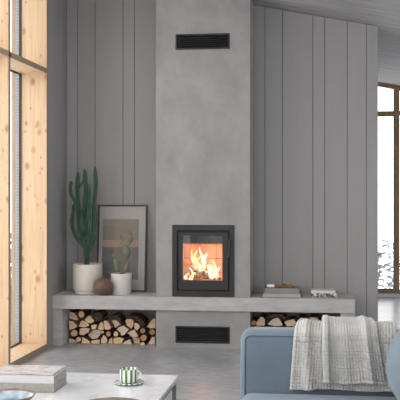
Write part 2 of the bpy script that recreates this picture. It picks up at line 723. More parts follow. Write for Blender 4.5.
root = thing('window_21', ((RX0 + RX1) / 2, YBK - .1, .1), None, None)  # glazed gable behind the camera, added to light the back wall
struct(root)
f_ = MB()
f_.box(RX0, RX1, YBK - .12, YBK - .06, .1, .16)
for k_ in range(6):
    xk = RX0 + (RX1 - .05 - RX0) * k_ / 5
    vs = [(x, y, z) for z in (.16, 9) for y in (YBK - .12, YBK - .06) for x in (xk, xk + .05)]
    vs = [(x, y, z if z < 1 else ceil(x) - .1) for x, y, z in vs]
    f_.add(vs, [(0, 2, 3, 1), (4, 5, 7, 6), (0, 1, 5, 4), (2, 6, 7, 3), (0, 4, 6, 2), (1, 3, 7, 5)])
f_.build('window_frame', M['frame_brown'], root)
vs = [(x, y, .12 if z < 1 else ceil(x) - .11) for z in (.1, 9) for y in (YBK - .1, YBK - .096) for x in (RX0 + .02, RX1 - .02)]
MB().add(vs, [(0, 2, 3, 1), (4, 5, 7, 6), (0, 1, 5, 4), (2, 6, 7, 3), (0, 4, 6, 2), (1, 3, 7, 5)]).build('glass', M['glass'], root)
for nm, (x0, x1, y0, y1, z0, z1) in (('window_25', (XR + .05, XR + .1, 9.3, 12.2, .2, 2.15)), ('window_23', (XR + .05, XR + .1, WY0, WY1, .2, 2.15)),  ('window_22', (XL - .05, XL - .01, -.7, 1.3, .08, 2.6))):  # the right-wall windows are unseen additions that bring in fill light
    root = thing(nm, ((x0 + x1) / 2, (y0 + y1) / 2, z0), None, None)
    struct(root)
    f_ = MB()
    t = .05
    f_.box(x0, x1, y0, y1, z0, z0 + t).box(x0, x1, y0, y1, z1 - t, z1)
    if x1 - x0 > 1:
        for xx_ in (x0, (x0 + x1) / 2 - t / 2, x1 - t):
            f_.box(xx_, xx_ + t, y0, y1, z0 + t, z1 - t)
        gl_ = MB().box(x0 + .03, x1 - .03, y0 + .02, y0 + .024, z0 + .03, z1 - .03)
    else:
        for yy_ in (y0, y1 - t):
            f_.box(x0, x1, yy_, yy_ + t, z0 + t, z1 - t)
        gl_ = MB().box(x0 + .02, x0 + .024, y0 + .03, y1 - .03, z0 + .03, z1 - .03)
    f_.build('window_frame', M['frame_brown'], root)
    gl_.build('glass', M['glass'], root)

root = thing('window_24', ((KX0 + KX1) / 2, (KY0 + KY1) / 2, ceil(0)), None, None)  # unseen roof window, added to brighten table and floor
struct(root)
f_ = MB()
g_ = MB()
for (x0, x1, y0, y1) in ((KX0, KX0 + .05, KY0, KY1), (KX1 - .05, KX1, KY0, KY1), (KX0 + .05, KX1 - .05, KY0, KY0 + .05), (KX0 + .05, KX1 - .05, KY1 - .05, KY1)):
    vs = [(x, y, ceil(x) + z) for z in (.02, .1) for y in (y0, y1) for x in (x0, x1)]
    f_.add(vs, [(0, 2, 3, 1), (4, 5, 7, 6), (0, 1, 5, 4), (2, 6, 7, 3), (0, 4, 6, 2), (1, 3, 7, 5)])
vs = [(x, y, ceil(x) + z) for z in (.06, .064) for y in (KY0 + .04, KY1 - .04) for x in (KX0 + .04, KX1 - .04)]
g_.add(vs, [(0, 2, 3, 1), (4, 5, 7, 6), (0, 1, 5, 4), (2, 6, 7, 3), (0, 4, 6, 2), (1, 3, 7, 5)])
f_.build('window_frame', M['frame_brown'], root)
g_.build('glass', M['glass'], root)

# ------------------------------------------------------------------ chimney breast and bench
SX0, SX1 = PX(172.2, YC - .01), PX(234.3, YC - .01)
SZ0, SZ1 = BZ + .002, PZ(225, YC - .01, 200)
fx0, fx1 = SX0 + .02, SX1 - .02
vx0, vx1 = PX(175.6, YC), PX(229.8, YC)
uz0, uz1 = PZ(49.4, YC, 203), PZ(33.8, YC, 203)
lz0, lz1 = PZ(343.2, YC, 203), PZ(326.3, YC, 203)
e = .004
chim = thing('chimney_breast', ((X156 + X250) / 2, 8.4, 0), 'tall grey concrete chimney breast rising from the bench to the ceiling', 'chimney breast')
mb = MB()
holed(mb, X156, X250, BZ + .0005, 9, YC, YW - .001, [(fx0, fx1, BZ + .0005, SZ1 - .02), (vx0 + e, vx1 - e, uz0 + e, uz1 - e)], topf=lambda x: ceil(x) - .002)
weld(mb.build('shaft', M['concrete'], chim))
mb = MB()
holed(mb, X156, X250, 0, BZ - BT - .0005, YC, YW - .001, [(vx0 + e, vx1 - e, lz0 + e, lz1 - e)])
weld(mb.build('plinth', M['concrete'], chim))
mb = MB()
MB().box(X156 + .02, X250 - .02, 8.5, 8.52, uz0 - .1, uz1 + .1).build('duct_back', M['iron_dark'], chim)
MB().box(X156 + .02, X250 - .02, 8.5, 8.52, .01, BZ - BT - .02).build('duct_back', M['iron_dark'], chim)

bench = thing('fireside_bench', ((XW + X355) / 2, 8.4, 0), 'long low grey concrete bench running under the stove, logs stored beneath', 'bench')
MB().box(XW + .002, X355, YB, YW - .001, BZ - BT, BZ).build('bench_top', M['bench_concrete'], bench, bevel=.004)
xs = [(XW + .002, PX(62.3, YC)), (PX(340.5, YC), PX(355, YC))]
for x0, x1 in xs:
    MB().box(x0, x1, YC, YW - .001, 0, BZ - BT).build('support', M['bench_concrete'], bench, bevel=.003)


def vent(z0, z1, label):
    r = thing('vent_grille', ((vx0 + vx1) / 2, YC, z0), label, 'vent grille', 'vent grilles of the chimney breast')
    f = MB()
    w = .014
    ya, yb = YC - .006, YC + .03
    f.box(vx0, vx1, ya, yb, z0, z0 + w).box(vx0, vx1, ya, yb, z1 - w, z1)
    f.box(vx0, vx0 + w, ya, yb, z0 + w, z1 - w).box(vx1 - w, vx1, ya, yb, z0 + w, z1 - w)
    f.build('grille_frame', M['iron'], r)
    n = 6
    for i in range(n):
        zc = z0 + w + (i + .5) * (z1 - z0 - 2 * w) / n
        m = MB()
        m.add([(x, y, z) for x in (vx0 + w, vx1 - w) for (y, z) in ((YC, zc - .010), (YC + .022, zc + .004), (YC + .022, zc + .007), (YC, zc - .007))],
              [(0, 1, 2, 3), (7, 6, 5, 4), (0, 4, 5, 1), (1, 5, 6, 2), (2, 6, 7, 3), (3, 7, 4, 0)])
        m.build('louvre', M['iron'], r)


vent(uz0, uz1, 'black slatted vent grille high on the chimney breast near the ceiling')
vent(lz0, lz1, 'black slatted vent grille low under the bench near the floor')

# ------------------------------------------------------------------ stove
st = thing('wood_stove', ((SX0 + SX1) / 2, YC, SZ0), 'black cast iron wood stove insert with glass door and burning fire', 'wood stove')
yf = YC - .012
d = lambda px: PX(px, yf)
q = lambda py: PZ(py, yf, 203)
ix0, ix1, iz0, iz1 = d(177), d(229.6), q(291.0), q(230.3)
f = MB()
holed(f, SX0, SX1, SZ0, SZ1, yf, YC - .001, [(ix0, ix1, iz0, iz1)])
weld(f.build('surround', M['iron'], st, bevel=.0015, seg=1))
dx0, dx1, dz0, dz1 = d(178.6), d(228), q(289.8), q(232.3)
gx0, gx1, gz0, gz1 = d(182.7), d(222.4), q(280.3), q(235.6)
f = MB()
holed(f, dx0, dx1, dz0, dz1, yf - .004, yf + .022, [(gx0, gx1, gz0, gz1)])
door = weld(f.build('door', M['iron'], st, bevel=.0015, seg=1))
MB().box(gx0 + .0005, gx1 - .0005, yf + .003, yf + .007, gz0 + .0005, gz1 - .0005).build('door_glass', M['stove_glass'], door)
# printed black band behind the top of the glass
f = MB()
holed(f, ix0 - .004, ix1 + .004, iz0 - .004, iz1 + .004, yf + .0225, yf + .032, [(gx0 - .002, gx1 + .002, gz0 - .002, q(243.7))])
weld(f.build('inner_plate', M['iron_dark'], st))
h = MB()
h.box(d(228.0), d(230.6), yf - .035, yf - .022, q(256.5), q(239))
h.box(d(227.2), d(229.4), yf - .022, yf - .003, q(241.5), q(239.5))
h.box(d(227.2), d(229.4), yf - .022, yf - .003, q(254.5), q(252.5))
h.build('handle', M['iron'], door, bevel=.002)
MB().box(d(197), d(209), yf - .006, yf + .012, q(291.6), q(290.2)).build('air_slide', M['iron_dark'], st)
h = MB()
h.box(d(201.5), d(205), yf - .02, yf - .004, q(292.6), q(291.2))
h.build('air_lever', M['iron'], st, bevel=.002)
m = MB()
for i in range(5):
    xx = d(200.6 + i * 1.1)
    m.box(xx, xx + .006, yf - .006, yf - .004, q(284.6), q(283.9))
m.build('maker_mark', M['iron_dark'], st)
# firebox: back, sides, floor, roof of pale fire brick
M['firebrick'] = mottled('firebrick', [(.3, lin(196, 150, 124)), (.7, lin(224, 184, 158))], 6, rough=.9, bump=.3)
bx0, bx1, bz0, bz1 = fx0 + .035, fx1 - .035, BZ + .06, SZ1 - .06
yb0, yb1 = YC + .032, YC + .36
b = MB()
b.box(bx0 - .02, bx0, yb0, yb1, bz0, bz1).box(bx1, bx1 + .02, yb0, yb1, bz0, bz1)
b.box(bx0 - .02, bx1 + .02, yb0, yb1, bz0 - .02, bz0).box(bx0 - .02, bx1 + .02, yb0, yb1, bz1, bz1 + .02)
b.build('firebox_lining', M['firebrick'], st)
b = MB()
nx, nz = 3, 4
for i in range(nx):
    for k in range(nz):
        wx, wz = (bx1 - bx0) / nx, (bz1 - bz0) / nz
        b.box(bx0 + i * wx + .002, bx0 + (i + 1) * wx - .002, yb1 - .02, yb1, bz0 + k * wz + .002, bz0 + (k + 1) * wz - .002)
b.build('back_bricks', M['firebrick'], st, bevel=.003)
MB().box(bx0 - .02, bx1 + .02, yb1, yb1 + .01, bz0 - .02, bz1 + .02).build('firebox_back', M['iron_dark'], st)
ycen = YC + .16
# ember bed
M['ember'] = emis('ember', [(.42, (.02, .008, .004, 1)), (.52, (.5, .09, .01, 1)), (.66, (1, .45, .12, 1))], 3.2, 38)
random.seed(3)
em = MB()
for i in range(60):
    x = random.uniform(bx0 + .03, bx1 - .03)
    y = random.uniform(YC + .06, yb1 - .05)
    r = random.uniform(.012, .026)
    z = bz0 + r * .7 + random.random() * .02
    bm = bmesh.new()
    bmesh.ops.create_icosphere(bm, subdivisions=1, radius=r)
    vs = [v.co * random.uniform(.75, 1.15) + Vector((x, y, z)) for v in bm.verts]
    em.add(vs, [tuple(v.index for v in f.verts) for f in bm.faces])
    bm.free()
em.build('ember_bed', M['ember'], st)['kind'] = 'stuff'


def char_mat():
    t = NT('charred_log')
    v = t.coords((6, 6, 6))
    f = t.noise(v, 6, 5)
    t.l(t.ramp(f, [(.35, lin(60, 50, 44)), (.5, lin(150, 138, 124)), (.7, lin(205, 196, 184))]), t.b.inputs['Base Color'])
    t.b.inputs['Roughness'].default_value = .95
    t.bump(f, .6, .01)
    return t.m


M['char'] = char_mat()


def lumpy(p0, p1, r, mat, name, seed, n=14, rings=14, amp=.18):
    p0, p1 = Vector(p0), Vector(p1)
    m = MB()
    d = (p1 - p0).normalized()
    a = d.cross(Vector((0, 0, 1))).normalized()
    b2 = a.cross(d)
    vs, fs = [], []
    for i in range(rings + 1):
        t = i / rings
        c = p0.lerp(p1, t)
        for j in range(n):
            an = 2 * PI * j / n
            o = a * math.cos(an) + b2 * math.sin(an)
            rr = r * (1 + amp * noise.noise(Vector((math.cos(an) * 1.5 + seed, math.sin(an) * 1.5, t * 3))))
            vs.append(c + o * rr)
    for i in range(rings):
        for j in range(n):
            j2 = (j + 1) % n
            fs.append((i * n + j, (i + 1) * n + j, (i + 1) * n + j2, i * n + j2))
    fs.append(tuple(range(n)))
    fs.append(tuple(reversed(range(rings * n, rings * n + n))))
    m.add(vs, fs)
    return m.build(name, mat, auto=50)


yl = YC + .13
tag(lumpy(P(190.5, 268, yl), P(212, 275.5, yl + .03), .028, M['char'], 'burning_log', 1),
    'pale charred log slanting across the middle of the fire', 'burning log', 'logs burning inside the stove')
tag(lumpy(P(184, 276.5, yl + .08), P(202, 274.8, yl + .12), .026, M['char'], 'burning_log', 5),
    'charred log low at the left side of the fire', 'burning log', 'logs burning inside the stove')
tag(lumpy(P(203, 276.5, yl + .06), P(221, 277.5, yl + .08), .024, M['char'], 'burning_log', 9),
    'charred log low at the right side of the fire', 'burning log', 'logs burning inside the stove')

# flames
M['flame'] = emis('flame', [(.3, (1, .28, .05, 1)), (.48, (1, .56, .22, 1)), (.62, (1, .85, .58, 1))], 3.0, 13, (1, 1, .6), thr=(.38, .66))


def flame(px, py0, py1, w, y, seed):
    m = MB()
    pts, rad = [], []
    n = 16
    for i in range(n + 1):
        t = i / n
        p = P(px + 3.0 * math.sin(t * 5 + seed) * t, py0 + (py1 - py0) * t, y)
        pts.append(p + Vector((0, .01 * math.sin(t * 7 + seed), 0)))
        rad.append(w / 105 * (math.sin(min(1, t * 2.2 + .25) * PI / 2)) * (1 - t) ** .75 + .0006)
    vs_before = len(m.v)
    m.tube(pts, rad, 12)
    for k, v in enumerate(m.v):
        m.v[k] = v + noise.noise_vector(v * 16 + Vector((seed, 0, 0))) * .012
    o = m.build('flame', M['flame'], st, smooth=True)
    return o


for a_ in [(194.0, 274, 249, 3.6, YC + .2, 0.4), (199, 270, 257, 4.0, YC + .22, 2.0), (205, 268, 252, 3.4, YC + .24, 3.0),
           (211, 279, 262, 4.2, YC + .09, 1.2), (209, 277, 263, 3.2, YC + .18, 4.4), (217.5, 280, 266, 3.2, YC + .09, 2.7),
           (191, 281, 268, 2.8, YC + .08, 5.1), (201.5, 262, 247, 1.8, YC + .25, .9), (186.5, 280, 271, 2.2, YC + .1, 3.3),
           (196, 264, 250, 2.4, YC + .17, 2.4), (214, 274, 258, 2.3, YC + .22, 5.9)]:
    flame(*a_)
ld = bpy.data.lights.new('fire_glow', 'POINT')
ld.energy = 3.8
ld.color = (1, .55, .34)
ld.shadow_soft_size = .06
lo = bpy.data.objects.new('fire_glow', ld)
C.objects.link(lo)
lo.location = P(203, 262, YC + .12)
tag(lo, kind='helper')

# ------------------------------------------------------------------ firewood
def cut_mat(name, stops):
    t = NT(name)
    v = t.coords((1, 1, 1))
    f = t.noise(v, 36, 6, .7)
    t.l(t.ramp(f, stops), t.b.inputs['Base Color'])
    t.b.inputs['Roughness'].default_value = .85
    t.bump(t.noise(v, 120, 3), .3, .003)
    return t.m


CUT = [cut_mat('cut_pink', [(.3, lin(196, 160, 136)), (.7, lin(228, 198, 174))]),
       cut_mat('cut_yellow', [(.3, lin(198, 168, 124)), (.7, lin(236, 208, 162))]),
       cut_mat('cut_pale', [(.3, lin(192, 174, 150)), (.7, lin(226, 210, 188))]),
       cut_mat('cut_gold', [(.3, lin(150, 118, 76)), (.7, lin(192, 156, 104))])]
M['bark'] = mottled('bark', [(.3, lin(48, 38, 30)), (.55, lin(84, 66, 52)), (.75, lin(120, 100, 82))], 22, (1, .4, 1), rough=.95, bump=.8, fine=60, bd=.01)
M['splitwood'] = mottled('splitwood', [(.3, lin(150, 120, 94)), (.7, lin(190, 160, 130))], 20, (1, .15, 1), rough=.9, bump=.4, bd=.006)
YL = 8.36


def A(*pts): return [(62 + u / 8, 305 + v / 8) for u, v in pts]
def B(*pts): return [(108 + u / 7.69, 305 + v / 7.69) for u, v in pts]
def RA(u, v, r): return ('r', 62 + u / 8, 305 + v / 8, r / 8)
def RB(u, v, r): return ('r', 108 + u / 7.69, 305 + v / 7.69, r / 7.69)


# (row, material, outline)
LOGS = [
    (0, 0, A((52, 270), (100, 280), (125, 310), (125, 326), (52, 326))),
    (0, 1, RA(133, 292, 25)) if False else (0, 1, RA(134, 275, 24)),
    (0, 1, A((165, 252), (228, 290), (232, 326), (162, 326))),
    (0, 0, A((236, 285), (308, 276), (306, 306), (285, 326), (245, 326))),
    (0, 0, A((312, 275), (335, 236), (366, 275), (350, 326), (318, 326))),
    (0, 0, A((371, 326), (374, 285), (398, 260), (412, 326))),
    (0, 1, B((50, 326), (38, 262), (54, 250), (124, 256), (98, 308), (80, 326))),
    (0, 2, B((108, 300), (170, 262), (184, 300), (172, 320), (112, 320))),
    (0, 0, B((184, 254), (236, 256), (241, 320), (200, 320))),
    (0, 1, RB(270, 298, 21)),
    (0, 0, B((296, 320), (334, 252), (360, 242), (362, 320))),
    (1, 1, RA(92, 229, 32)),
    (1, 2, A((200, 242), (250, 202), (304, 205), (300, 240), (282, 270), (232, 278))),
    (1, 1, RA(323, 216, 15)),
    (1, 3, RA(376, 228, 23)),
    (1, 1, RB(66, 219, 22)),
    (1, 0, B((148, 216), (204, 188), (234, 242), (190, 250))),
    (1, 3, RB(277, 249, 28)),
    (1, 3, RB(334, 212, 26)),
    (2, 0, A((56, 128), (85, 127), (126, 168), (92, 192), (60, 200))),
    (2, 0, A((145, 188), (224, 184), (220, 212), (176, 240), (142, 234))),
    (2, 2, A((234, 160), (282, 157), (274, 188), (240, 196))),
    (2, 1, A((284, 188), (313, 128), (330, 150), (338, 195), (310, 200))),
    (2, 2, B((66, 185), (118, 158), (162, 186), (128, 228), (102, 236), (94, 212))),
    (2, 3, RB(266, 198, 23)),
    (2, 0, B((292, 170), (333, 118), (361, 106), (361, 182), (318, 185))),
    (3, 0, A((50, 58), (90, 66), (114, 96), (124, 128), (96, 124), (52, 110))),
    (3, 0, A((136, 172), (150, 130), (168, 122), (214, 150), (222, 164), (180, 180))),
    (3, 1, A((180, 118), (206, 92), (226, 83), (242, 108), (262, 130), (240, 144), (200, 140))),
    (3, 0, A((336, 126), (356, 120), (378, 134), (400, 180), (378, 196), (348, 192))),
    (3, 0, B((20, 124), (58, 118), (94, 150), (52, 180), (42, 150))),
    (3, 1, B((132, 118), (150, 108), (190, 114), (196, 150), (180, 184), (142, 156))),
    (3, 2, B((206, 138), (228, 136), (250, 165), (228, 194), (208, 178))),
    (4, 1, RA(150, 78, 30)),
]
RIGHTS = []
rowname = ['bottom row', 'second row', 'third row', 'fourth row', 'very top']
wedge = {3: 'triangular', 4: 'four-sided', 5: 'angular', 6: 'irregular', 7: 'broad split'}
ordn = ['first', 'second', 'third', 'fourth', 'fifth', 'sixth', 'seventh', 'eighth', 'ninth', 'tenth', 'eleventh', 'twelfth']


def firewood(shape, mi, seed, y=YL, ln=.26, side_tilt=0.0):
    rnd = random.Random(seed)
    m = MB()
    if isinstance(shape, tuple) and shape[0] == 'r':
        _, cx, cy, r = shape
        cen = P(cx, cy, y)
        rr = r / 104 * .97
        k = 22
        poly = []
        for j in range(k):
            a = 2 * PI * j / k
            q_ = rr * (1 + .05 * math.sin(2 * a + seed) + rnd.uniform(-.02, .02))
            poly.append((cen.x + q_ * math.cos(a), cen.z + q_ * math.sin(a)))
        side = [1] * k
        # bark ring: outer dark band on the cut face
        inner = [((x - cen.x) * .9 + cen.x, (z - cen.z) * .9 + cen.z) for x, z in poly]
    else:
        pts = [P(a, b, y) for a, b in shape]
        cx = sum(p.x for p in pts) / len(pts)
        cz = sum(p.z for p in pts) / len(pts)
        pts = [(cx + (p.x - cx) * .975, cz + (p.z - cz) * .975) for p in pts]
        # refine, with the longest run bulging as the bark side
        L = [math.dist(pts[i], pts[(i + 1) % len(pts)]) for i in range(len(pts))]
        bi = max(range(len(pts)), key=lambda i: L[i] + (pts[i][1] + pts[(i + 1) % len(pts)][1] - 2 * cz) * 1.2)
        poly, side = [], []
        for i in range(len(pts)):
            p0, p1 = pts[i], pts[(i + 1) % len(pts)]
            nseg = 5
            for s2 in range(nseg):
                t = s2 / nseg
                x = p0[0] + (p1[0] - p0[0]) * t
                z = p0[1] + (p1[1] - p0[1]) * t
                if s2:
                    nx_, nz_ = (p1[1] - p0[1]), -(p1[0] - p0[0])
                    q2 = math.hypot(nx_, nz_) or 1
                    o_ = (x - cx) * nx_ + (z - cz) * nz_
                    sg = 1 if o_ > 0 else -1
                    amt = rnd.uniform(-.0012, .0012) + (.07 * L[i] * math.sin(PI * t) if i == bi else .0)
                    x += sg * nx_ / q2 * amt
                    z += sg * nz_ / q2 * amt
                poly.append((x, z))
                side.append(1 if i == bi else 2)
        if z_floor := (min(z for _, z in poly) < .004):
            poly = [(x, max(z, .003)) for x, z in poly]
        inner = None
    yy = y + rnd.uniform(-.035, .035)
    m.prism(poly, yy, min(yy + ln, YW - .012), 0, side)
    if inner:
        # thin bark rim standing on the front face edge
        k = len(poly)
        o = len(m.v)
        m.add([(x, yy - .003, z) for x, z in poly] + [(x, yy - .003, z) for x, z in inner] +
              [(x, yy, z) for x, z in poly] + [(x, yy, z) for x, z in inner],
              [(j, (j + 1) % k, k + (j + 1) % k, k + j) for j in range(k)] +
              [(j, 2 * k + j, 2 * k + (j + 1) % k, (j + 1) % k) for j in range(k)] +
              [(k + j, k + (j + 1) % k, 3 * k + (j + 1) % k, 3 * k + j) for j in range(k)], 1)
    cxx = sum(p[0] for p in poly) / len(poly)
    zz = sum(p[1] for p in poly) / len(poly)
    o = m.build('firewood_log', [CUT[mi], M['bark'], M['splitwood']], loc=(cxx, yy, zz))
    return o


def place_logs(L, where, grp, seed0):
    ordered = []
    for row in sorted({l[0] for l in L}):
        rr = [l for l in L if l[0] == row]
        cx = lambda l: l[2][1] if isinstance(l[2], tuple) else sum(p[0] for p in l[2]) / len(l[2])
        rr.sort(key=cx)
        for i, l in enumerate(rr):
            o = firewood(l[2], l[1], seed0 + row * 20 + i)
            kind = 'round' if isinstance(l[2], tuple) else ('split' if len(l[2]) > 4 else 'wedge-shaped')
            if len(rr) == 1:
                pos = 'on the ' + rowname[row]
            elif i == len(rr) - 1:
                pos = 'rightmost of the ' + rowname[row]
            else:
                pos = '%s from the left in the %s' % (ordn[i], rowname[row])
            col = ['pinkish', 'yellow', 'pale', 'golden'][l[1]]
            tag(o, '%s %s log, %s, %s' % (col, kind, pos, where), 'firewood log', grp)


place_logs(LOGS, 'left of the stove', 'firewood in the niche left of the stove', 100)
# bark logs lying further back, seen over the front ends
YL2 = YL
for pts, lab, tl in [
    (A((246, 92), (262, 62), (300, 58), (322, 84), (318, 112), (284, 134)), 'dark bark-covered log lying right of the topmost round log', .0),
    (B((8, 96), (30, 78), (62, 78), (96, 112), (100, 140), (66, 112), (24, 112)), 'bark-covered log lying over the middle of the left woodpile', .0),
    (B((140, 100), (152, 84), (214, 82), (240, 98), (276, 130), (282, 160), (256, 158), (228, 128), (196, 104)), 'long bark-covered log over the right half of the left woodpile', .0)]:
    m = MB()
    poly = [(P(a, b, YL + .03).x, P(a, b, YL + .03).z) for a, b in pts]
    m.prism(poly, YL + .03, YL + .25, 0, 0)
    cx = sum(p[0] for p in poly) / len(poly)
    cz = sum(p[1] for p in poly) / len(poly)
    o = m.build('firewood_log', [M['bark']], loc=(cx, YL + .03, cz))
    tag(o, lab, 'firewood log', 'firewood in the niche left of the stove')

Cc = lambda *pts: [(240 + u / 6.67, 305 + v / 6.67) for u, v in pts]
RL = [
    (0, 1, ('r', 257, 340.5, 4.6)), (0, 0, [(262.5, 345), (263, 336), (272, 337), (273, 345)]), (0, 1, ('r', 278.5, 340.5, 4.6)),
    (0, 2, [(284.5, 345), (286, 335.5), (294, 337), (294, 345)]), (0, 0, ('r', 300, 340, 4.8)), (0, 1, [(306, 345), (308, 335), (317, 336), (316, 345)]),
    (0, 0, ('r', 322.5, 340, 4.8)), (0, 2, [(328.5, 345), (329, 336), (337, 335), (337, 345)]),
    (1, 0, [(252.8, 334), (254, 326.5), (262, 326.5), (262, 334)]), (1, 1, ('r', 267.5, 331, 4.2)), (1, 0, [(273, 335), (273, 326.5), (281, 328), (282, 335)]),
    (1, 1, ('r', 287.5, 330.5, 4.2)), (1, 2, [(293, 335), (293, 326.5), (302, 327), (303, 334)]), (1, 0, ('r', 308.5, 330, 4.4)),
    (1, 1, [(314, 334), (315, 325.5), (323, 326), (323, 334)]), (1, 0, ('r', 329, 330, 4.6)),
    (2, 3, ('r', 254.0, 322.6, 2.9)), (2, 0, Cc((108, 136), (112, 110), (140, 74), (168, 92), (166, 136))),
    (2, 2, Cc((182, 128), (215, 96), (250, 84), (268, 100), (286, 136), (230, 140))), (2, 0, Cc((294, 112), (330, 98), (364, 96), (376, 120), (360, 142), (310, 140))),
    (2, 1, ('r', 302, 321.2, 4.2)), (2, 0, [(308, 325), (310, 317), (318, 318), (319, 324.5)]), (2, 1, ('r', 325.5, 320.5, 4.0)),
]
place_logs(RL, 'right of the stove', 'firewood in the niche right of the stove', 400)
o = MB()
poly = [(P(a, b, YL + .04).x, P(a, b, YL + .04).z) for a, b in Cc((172, 82), (200, 62), (255, 58), (294, 70), (310, 86), (290, 92), (262, 78), (215, 84), (190, 100))]
o.prism(poly, YL + .04, YL + .25)
o = o.build('firewood_log', [M['bark']], loc=(poly[0][0], YL + .04, poly[0][1]))
tag(o, 'dark bark log atop the pile right of the stove', 'firewood log', 'firewood in the niche right of the stove')

# ------------------------------------------------------------------ bench objects
M['pot_cream'] = plain('pot_cream', lin(204, 198, 188), .55, var=.02)
M['pot_white'] = plain('pot_white', lin(206, 204, 198), .6, var=.02)
M['brownclay'] = plain('brown_clay', lin(100, 76, 66), .5, var=.08)
M['soil'] = mottled('soil', [(.3, lin(50, 42, 36)), (.7, lin(90, 78, 66))], 40, bump=.8)


def cactus_mat(name, dark, light):
    t = NT(name)
    v = t.coords()
    f = t.noise(v, 18, 4)
    t.l(t.ramp(f, [(.3, dark), (.7, light)]), t.b.inputs['Base Color'])
    t.b.inputs['Roughness'].default_value = .55
    return t.m


M['cactus'] = cactus_mat('cactus_green', lin(34, 64, 51), lin(56, 92, 72))
M['pear'] = cactus_mat('pear_green', lin(80, 94, 72), lin(108, 120, 92))
M['pear_young'] = cactus_mat('pear_young', lin(112, 102, 86), lin(132, 118, 98))
M['areole'] = plain('areole', lin(196, 186, 160), .9)

YP = 8.405


def pot(name, px0, px1, pyt, pyb, Y, mat, label, foot=False):
    cx = (PX(px0, Y) + PX(px1, Y)) / 2
    r = (PX(px1, Y) - PX(px0, Y)) / 2
    zt = PZ(pyt, Y, (px0 + px1) / 2)
    h_ = zt - BZ
    root = thing('plant_pot', (cx, Y, BZ), label, 'plant pot', 'plant pots on the bench')
    if foot:
        prof = [(r * .86, .0005), (r * .88, .004), (r * .88, .028), (r * .95, .034), (r, .05), (r, h_ - .004), (r - .004, h_), (r - .012, h_ - .004), (r - .014, h_ * .85), (0, h_ * .85)]
    else:
        prof = [(r * .92, .0005), (r * .95, .006), (r, h_ - .004), (r - .004, h_), (r - .01, h_ - .004), (r - .012, h_ * .86), (0, h_ * .86)]
    MB().lathe(prof, (cx, Y, BZ), 56).build('pot_body', mat, root, auto=35)
    MB().lathe([(r - .015, h_ * .86), (r * .6, h_ * .885), (0, h_ * .89)], (cx, Y, BZ + .001), 40, cap=False).build('soil', M['soil'], root)
    return root, cx, r, h_


pr, pcx, prr, ph = pot('p', 73.2, 102.2, 263.6, 294, YP, M['pot_cream'], 'large cream cylindrical pot on bench left end, holding a tall cactus', True)
pr2, pcx2, prr2, ph2 = pot('p', 111.2, 131.6, 273.2, 294, 8.36, M['pot_white'], 'smaller pale grey pot before the framed picture, holding a prickly pear')

# columnar cactus
cactus = thing('columnar_cactus', (pcx, YP, BZ + ph * .85), 'tall dark green cactus with six upright columns in large cream pot', 'cactus')


def smooth_path(pts, n=26):
    out = []
    P_ = [pts[0]] + list(pts) + [pts[-1]]
    seg = len(pts) - 1
    for i in range(n + 1):
        t = i / n * seg
        k = min(int(t), seg - 1)
        u = t - k
        p0, p1, p2, p3 = P_[k], P_[k + 1], P_[k + 2], P_[k + 3]
        out.append(.5 * ((2 * p1) + (p2 - p0) * u + (2 * p0 - 5 * p1 + 4 * p2 - p3) * u * u + (3 * p1 - p0 - 3 * p2 + p3) * u ** 3))
    return out


def column(pts, w, dy0, dy1, name='column', w0=.8):
    k = len(pts)
    W = [P(x, y, YP + dy0 + (dy1 - dy0) * i / (k - 1)) for i, (x, y) in enumerate(pts)]
    n = 44
    path = smooth_path(W, n)
    rad = []
    for i in range(n + 1):
        t = i / n
        r = w * .70 / 2 / 103 * (w0 + (1 - w0) * min(1, t * 3))
        r *= 1 + .10 * math.sin(t * 17 + w)  # growth swells
        if t > .82:
            r *= math.sqrt(max(0.02, 1 - ((t - .82) / .18) ** 2 * .97))
        rad.append(r)
    m = MB().tube(path, rad, 40, ribs=5, depth=.42)
    return m.build(name, M['cactus'], cactus, auto=60)


column([(86.3, 269), (86.6, 258), (86, 247), (85.4, 236)], 6.4, 0, 0, 'trunk', 1)
column([(86.3, 250), (80, 241.5), (74.2, 233), (72, 222), (73.2, 212), (74, 204)], 4.6, 0, -.02)
column([(79, 207), (75.5, 201.5), (71.5, 195), (70.4, 188), (71.4, 181)], 4.4, -.02, -.03)
column([(85.6, 246), (82, 236), (79.2, 224), (78.2, 205), (77.4, 190), (78.2, 171.5)], 5.0, 0, .02)
column([(86, 246), (85.6, 225), (85.2, 205), (85.8, 188), (84.8, 169)], 5.2, .01, .0)
column([(79, 187.5), (81.5, 184), (83.5, 181), (84.8, 178)], 2.6, .01, .0)
column([(87, 246), (89.5, 232), (90.2, 215), (89.3, 200), (89.2, 184)], 4.2, -.02, -.03)
column([(86.8, 256), (90, 247), (93.4, 238), (94.6, 222), (94.2, 205), (95.6, 185), (94.8, 166)], 5.0, 0, .03)
column([(82, 238), (80.8, 230), (81.6, 218), (82, 208)], 3.6, -.03, -.04)

# prickly pear
Y2 = 8.36
pear = thing('prickly_pear', (pcx2, Y2, BZ + ph2 * .86), 'small green prickly pear cactus with flat pads in smaller pale pot', 'cactus')


